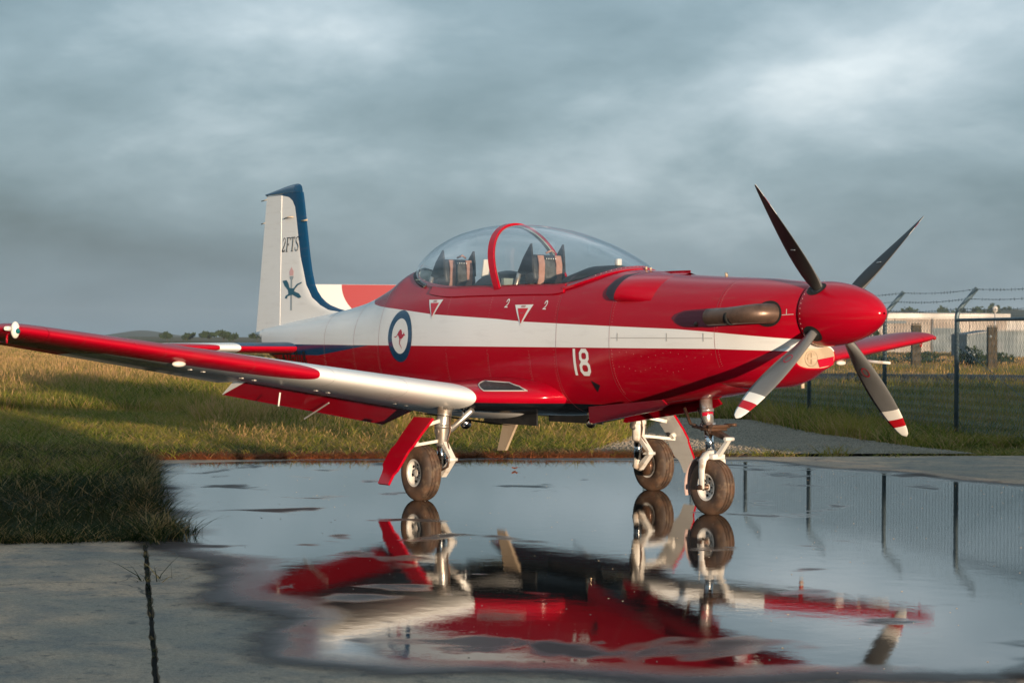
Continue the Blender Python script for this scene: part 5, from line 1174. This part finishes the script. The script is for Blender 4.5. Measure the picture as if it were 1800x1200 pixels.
# --- landing gear
def wheel(c, r, w, rim_r, sd, parent):
    prof = [(-w*.40, rim_r*.98), (-w*.47, rim_r*1.10), (-w*.5, r*.74), (-w*.47, r*.86), (-w*.38, r*.955), (-w*.30, r*.985)]
    for k in range(3):
        x = -w*.20+w*.20*k; prof += [(x-w*.045, r*.995), (x-w*.03, r*.962), (x+w*.03, r*.962), (x+w*.045, r*.995)]
        if k < 2: prof += [(x+w*.10, r*1.0)]
    prof += [(w*.30, r*.985), (w*.38, r*.955), (w*.47, r*.86), (w*.5, r*.74), (w*.47, rim_r*1.10), (w*.40, rim_r*.98)]
    mb = MB(); mb.lathe(prof, (0, 0, 0), (0, 1, 0), 56); ty = mb.build('tyre', M['tyre'], None, sharp=50); ty.location = c; attach(ty, parent)
    for f in (1, -1):
        mb = MB(); q = f*w; mb.lathe([(q*.46, rim_r*1.06), (q*.44, rim_r*.92), (q*.30, rim_r*.84), (q*.18, rim_r*.55), (q*.20, rim_r*.30), (q*.34, rim_r*.26), (q*.36, 0.0)], (0, 0, 0), (0, 1, 0), 40)
        for k in range(6):
            a = 2*math.pi*k/6+.3; p = Vector((rim_r*.68*math.cos(a), q*.245, rim_r*.68*math.sin(a))); mb.lathe([(0, 0), (.0, rim_r*.13), (f*.004, rim_r*.13), (f*.004, 0)], p, (0, 1, 0), 10, 1)
        for k in range(5):
            a = 2*math.pi*k/5; mb.sphere((rim_r*.36*math.cos(a), q*.26, rim_r*.36*math.sin(a)), .007, 6, 4, 2)
        o = mb.build('wheel_rim', [M['gear_white'], M['dark'], M['brown']], None, sharp=40); o.location = c; attach(o, parent)
    return ty
def bar(mb, a, b, w, t, up=(0, 1, 0), mi=0, w1=None):
    a, b = Vector(a), Vector(b); d = (b-a).normalized(); n = (Vector(up)-d*Vector(up).dot(d)).normalized(); s_ = d.cross(n); w1 = w1 or w
    R0 = [a+s_*w/2+n*t/2, a+s_*w/2-n*t/2, a-s_*w/2-n*t/2, a-s_*w/2+n*t/2]; R1 = [b+s_*w1/2+n*t/2, b+s_*w1/2-n*t/2, b-s_*w1/2-n*t/2, b-s_*w1/2+n*t/2]; mb.loft([R0, R1], True, True, True, mi, False)
for sd in (-1, 1):
    y = lambda v: sd*v
    mb = MB(); mb.tube([(-4.40, y(1.05), .95), (-4.42, y(1.08), .66), (-4.425, y(1.085), .50), (-4.425, y(1.085), .475)], [.066, .066, .058, .05], 18); mb.tube([(-4.42, y(1.08), .665), (-4.42, y(1.08), .63)], .075, 18); mb.tube([(-4.425, y(1.085), .52), (-4.425, y(1.085), .48)], .058, 18)
    mb.tube([(-4.40, y(1.05), .93), (-4.405, y(1.055), .80)], .07, 18)
    leg = mb.build('main_gear_leg', M['steel'] if sd < 0 else M['gear_white'], plane)
    mb = MB(); mb.tube([(-4.425, y(1.085), .50), (-4.43, y(1.09), .30)], .042, 18); mb.build('oleo_piston', M['chrome'], leg)
    mb = MB(); mb.tube([(-4.43, y(1.09), .32), (-4.44, y(1.09), .24), (-4.445, y(1.12), .235)], [.042, .052, .05], 14); mb.tube([(-4.445, y(1.09), .242), (-4.445, y(1.27), .242)], .03, 14); mb.build('axle', M['gear_white'], leg)
    wheel(Vector((-4.45, y(1.285), .245)), .247, .165, .115, sd, leg)
    mb = MB(); mb.lathe([(0, 0), (0, .098), (sd*.03, .10), (sd*.035, .0)], (-4.445, y(1.165), .242), (0, 1, 0), 24); mb.box((-4.37, y(1.16), .29), (.07, .05, .07), None, 0, .01); mb.build('brake_disc', M['brown'], leg)
    mb = MB(); ap = (-4.235, y(1.09), .365)
    bar(mb, (-4.385, y(1.085), .50), ap, .05, .05, w1=.03); mb.build('torque_link', M['gear_white'], leg)
    mb = MB(); bar(mb, ap, (-4.40, y(1.09), .225), .032, .05, w1=.055); mb.tube([(-4.235, y(1.05), .365), (-4.235, y(1.13), .365)], .017, 10); mb.build('torque_link', M['gear_white'], leg)
    mb = MB(); mb.tube([(-4.43, y(1.03), .605), (-4.41, y(1.0), .62), (-4.19, y(.92), .80)], [.028, .026, .026], 10); mb.tube([(-4.42, y(1.15), .605), (-4.42, y(1.02), .605)], .03, 12); mb.build('drag_brace', M['steel'], leg)
    mb = MB(); mb.tube([(-4.36, y(1.05), .78), (-4.33, y(1.06), .60), (-4.36, y(1.07), .52), (-4.30, y(1.09), .44), (-4.255, y(1.11), .38), (-4.27, y(1.12), .30), (-4.36, y(1.14), .26)], .0075, 6); mb.build('brake_line', M['brown'], leg)
    # leg door, splayed outwards
    D0, D1 = Vector((0, y(1.33), .735)), Vector((0, y(1.70), .165)); dn = Vector((0, sd*.57, .37)).normalized()
    out = [(0, -4.50, -4.19), (.28, -4.50, -4.20), (.44, -4.50, -4.21), (.52, -4.535, -4.235), (.74, -4.54, -4.255), (.80, -4.50, -4.265), (.86, -4.49, -4.30), (1.0, -4.49, -4.315)]
    Lq = [D0.lerp(D1, t)+Vector((a, 0, 0)) for t, a, b in out]; Rq = [D0.lerp(D1, t)+Vector((b, 0, 0)) for t, a, b in out]; bow = lambda t: dn*(.03*math.sin(math.pi*t))
    Lq = [p+bow(o_[0]) for p, o_ in zip(Lq, out)]; Rq = [p+bow(o_[0]) for p, o_ in zip(Rq, out)]
    mb = MB(); mb.loft([Lq, Rq], False, mi=0, smooth=False); mb.loft([[p-dn*.022 for p in Lq], [p-dn*.022 for p in Rq]], False, mi=1, smooth=False)
    mb.loft([Rq, [p-dn*.022 for p in Rq]], False, mi=0, smooth=False); mb.loft([Lq, [p-dn*.022 for p in Lq]], False, mi=0, smooth=False); mb.loft([[Lq[-1], Rq[-1]], [Lq[-1]-dn*.022, Rq[-1]-dn*.022]], False, mi=0, smooth=False); mb.loft([[Lq[0], Rq[0]], [Lq[0]-dn*.022, Rq[0]-dn*.022]], False, mi=0, smooth=False)
    gd = mb.build('gear_door', [M['red'], M['white']], leg)
    mb = MB(); bar(mb, D0.lerp(D1, .12)+Vector((-4.34, 0, 0))-dn*.025, (-4.40, y(1.13), .70), .03, .02, (1, 0, 0)); bar(mb, D0.lerp(D1, .42)+Vector((-4.36, 0, 0))-dn*.02, (-4.42, y(1.14), .52), .025, .02, (1, 0, 0)); mb.tube([D0.lerp(D1, .34)+Vector((-4.33, 0, 0))-dn*.02, D0.lerp(D1, .34)+Vector((-4.33, 0, 0))-dn*.06], .028, 12); mb.build('door_link', M['gear_white'], gd)
    # open wheel well: inner door and dark bay
    mb = MB(); bar(mb, (-4.85, y(.36), .715), (-4.0, y(.36), .715), .12, .015, (0, 1, 0)); mb.build('bay_door', M['black'], plane)
    mb = MB(); yy_ = np.linspace(.45, 1.30, 6); A = [[Vector((x, y(v), zle(v)-.5*.06-.155+.02*0)) for v in yy_] for x in (-4.58, -4.22)]; mb.loft(A, False); mb.build('wheel_bay', M['dark'], plane)
# nose gear
mb = MB(); mb.tube([(-2.10, 0, 1.0), (-2.07, 0, .80), (-2.055, 0, .70)], [.052, .052, .05], 18); mb.tube([(-2.08, 0, .86), (-2.075, 0, .83)], .06, 18); mb.tube([(-2.062, 0, .745), (-2.055, 0, .685)], .064, 18)
ng_ = mb.build('nose_gear_leg', M['steel'], plane)
mb = MB(); mb.tube([(-2.077, 0, .835), (-2.073, 0, .80)], .0545, 18); mb.build('leg_band', M['ink_red'], ng_)
mb = MB(); mb.tube([(-2.055, 0, .70), (-2.02, 0, .49)], .036, 18); mb.build('oleo_piston', M['chrome'], ng_)
mb = MB(); mb.box((-2.04, 0, .705), (.22, .20, .022), Matrix.Rotation(R(6), 3, 'Y'), 0, .006); mb.box((-1.95, .0, .72), (.05, .26, .03), None, 0, .008); mb.tube([(-1.92, -.12, .72), (-1.86, -.12, .735)], .013, 8); mb.tube([(-1.97, .10, .73), (-1.86, .13, .735)], .013, 8); mb.tube([(-2.14, -.06, .72), (-2.2, -.07, .735), (-2.28, -.07, .86)], .014, 8); mb.tube([(-2.14, .06, .72), (-2.28, .07, .86)], .012, 8); mb.tube([(-2.03, 0, .70), (-2.02, 0, .655)], .05, 14); mb.build('steering_collar', M['brown'], ng_)
mb = MB(); mb.tube([(-2.10, -.05, .90), (-2.04, -.085, .80), (-2.0, -.07, .73), (-1.96, -.05, .70)], .009, 6); mb.tube([(-2.07, -.05, .76), (-2.02, -.09, .74), (-1.97, -.06, .64)], .007, 6); mb.build('steering_hose', M['black'], ng_)
NC = Vector((-2.0, 0, .227))
mb = MB(); mb.tube([(-2.03, 0, .515), (-2.02, 0, .47)], [.05, .06], 16)
for sd in (-1, 1):
    P = [Vector(p) for p in ((-2.02, 0, .487), (-2.015, sd*.055, .482), (-2.005, sd*.098, .445), (-2.0, sd*.112, .37), (-2.0, sd*.112, .29), (-2.0, sd*.110, .215))]; rings = []
    for i, p in enumerate(P):
        t = (P[min(i+1, 5)]-P[max(i-1, 0)]).normalized(); nx_ = Vector((1, 0, 0)); s_ = t.cross(nx_).normalized(); wx, wt = (.055, .05, .045, .036, .032, .030)[i], (.034, .03, .024, .017, .014, .014)[i]; rings.append([p+nx_*wx*math.cos(a)+s_*wt*math.sin(a) for a in [2*math.pi*k/14 for k in range(14)]])
    mb.loft(rings, True, True, True)
mb.box((-1.955, 0, .475), (.09, .13, .045), None, 0, .012)
mb.build('wheel_fork', M['gear_white'], ng_)
mb = MB(); mb.tube([(-2.0, -.135, .227), (-2.0, .135, .227)], .022, 14); mb.box((-2.03, -.122, .222), (.05, .016, .035), None, 0, .004); mb.build('axle', M['brown'], ng_)
wheel(NC, .229, .15, .105, -1, ng_)
mb = MB(); bar(mb, (-2.0, 0, .685), (-1.79, 0, .625), .05, .06, w1=.028); mb.build('torque_link', M['brown'], ng_)
mb = MB(); bar(mb, (-1.79, 0, .62), (-1.935, 0, .475), .024, .035, w1=.04); mb.tube([(-1.79, -.045, .624), (-1.79, .045, .624)], .017, 10); mb.build('torque_link', M['gear_white'], ng_)
mb = MB(); A, B = [], []
for k in range(15):
    a = R(112+86*k/14); A.append(NC+Vector((.262*math.cos(a), -.082, .262*math.sin(a)))); B.append(NC+Vector((.262*math.cos(a), .082, .262*math.sin(a))))
mb.loft([A, B], False); A2 = [NC+(p-NC)*.965 for p in A]; B2 = [NC+(p-NC)*.965 for p in B]; mb.loft([A2, B2], False); mb.loft([A, A2], False); mb.loft([B, B2], False); bar(mb, A[2].lerp(B[2], .2), (-2.02, -.09, .44), .02, .012); mb.build('mudguard', mat('mudguard_paint', (.50, .36, .33), .5), ng_)
for sd in (-1, 1):
    mb = MB(); P0 = [(-3.40, .84), (-2.05, .94), (-1.98, .90), (-2.10, .86), (-2.2, .845), (-3.40, .695), (-3.46, .70)]
    P0 = [Vector((x, (sd*(.17+.30*(z-.69))-(.115 if sd > 0 else .165)*(x+3.4)), z)) for x, z in P0]; P1 = [p+Vector((0, sd*.02, 0)) for p in P0]; n = len(P0); mb.add(P0+P1, [tuple(range(n)), tuple(n+i for i in reversed(range(n)))]+[(i, (i+1) % n, n+(i+1) % n, n+i) for i in range(n)]); mb.build('nose_gear_door', M['red'], plane)
# belly aerial, lamps
mb = MB(); 
P0 = [(-4.76, .76), (-5.03, .75), (-5.17, .376), (-5.035, .382)]; w_ = .012
mb.add([(x, -.0-w_, z) for x, z in P0]+[(x, w_, z) for x, z in P0], [(0, 1, 2, 3), (7, 6, 5, 4), (0, 1, 5, 4), (1, 2, 6, 5), (2, 3, 7, 6), (3, 0, 4, 7)]); mb.box((-4.93, 0, .752), (.42, .05, .02), None, 0, .008); mb.build('belly_aerial', M['cream'], plane)
for c_, r_ in ((Vector((-3.55, -.10, .692)), .045), (Vector((-4.36, -1.0+.12, .675)), .052)):
    mb = MB(); mb.sphere(c_, r_, 18, 12); mb.tube([c_+Vector((-.02, 0, .02)), c_+Vector((-.05, 0, .16))], .016, 8); mb.build('landing_lamp', M['brass'] if r_ < .05 else M['chrome'], plane)
mb = MB(); mb.tube([(-1.83, 0, 1.936), (-1.84, 0, 1.965)], .012, 8); mb.tube([(-2.86, -.03, 2.015), (-2.86, -.03, 2.04)], .010, 8); mb.tube([(-2.80, -.03, 2.01), (-2.80, -.03, 2.032)], .010, 8); mb.build('top_fitting', M['cream'], body)

# ------------------------------------------------------------------ evening air
hm = bpy.data.materials.new('haze_air'); hm.use_nodes = True; nt = hm.node_tree; nt.nodes.clear()
ho = nn(nt, 'ShaderNodeOutputMaterial'); pv = nn(nt, 'ShaderNodeVolumePrincipled'); pv.inputs['Density'].default_value = HAZE; pv.inputs['Color'].default_value = (.80, .88, .95, 1); pv.inputs['Anisotropy'].default_value = 0.2
nt.links.new(pv.outputs[0], ho.inputs['Volume'])
mb = MB(); mb.box(((-3300+760)/2, (-1600+3300)/2, 24), (4060, 4900, 52.5)); o = mb.build('haze', hm); o['kind'] = 'stuff'
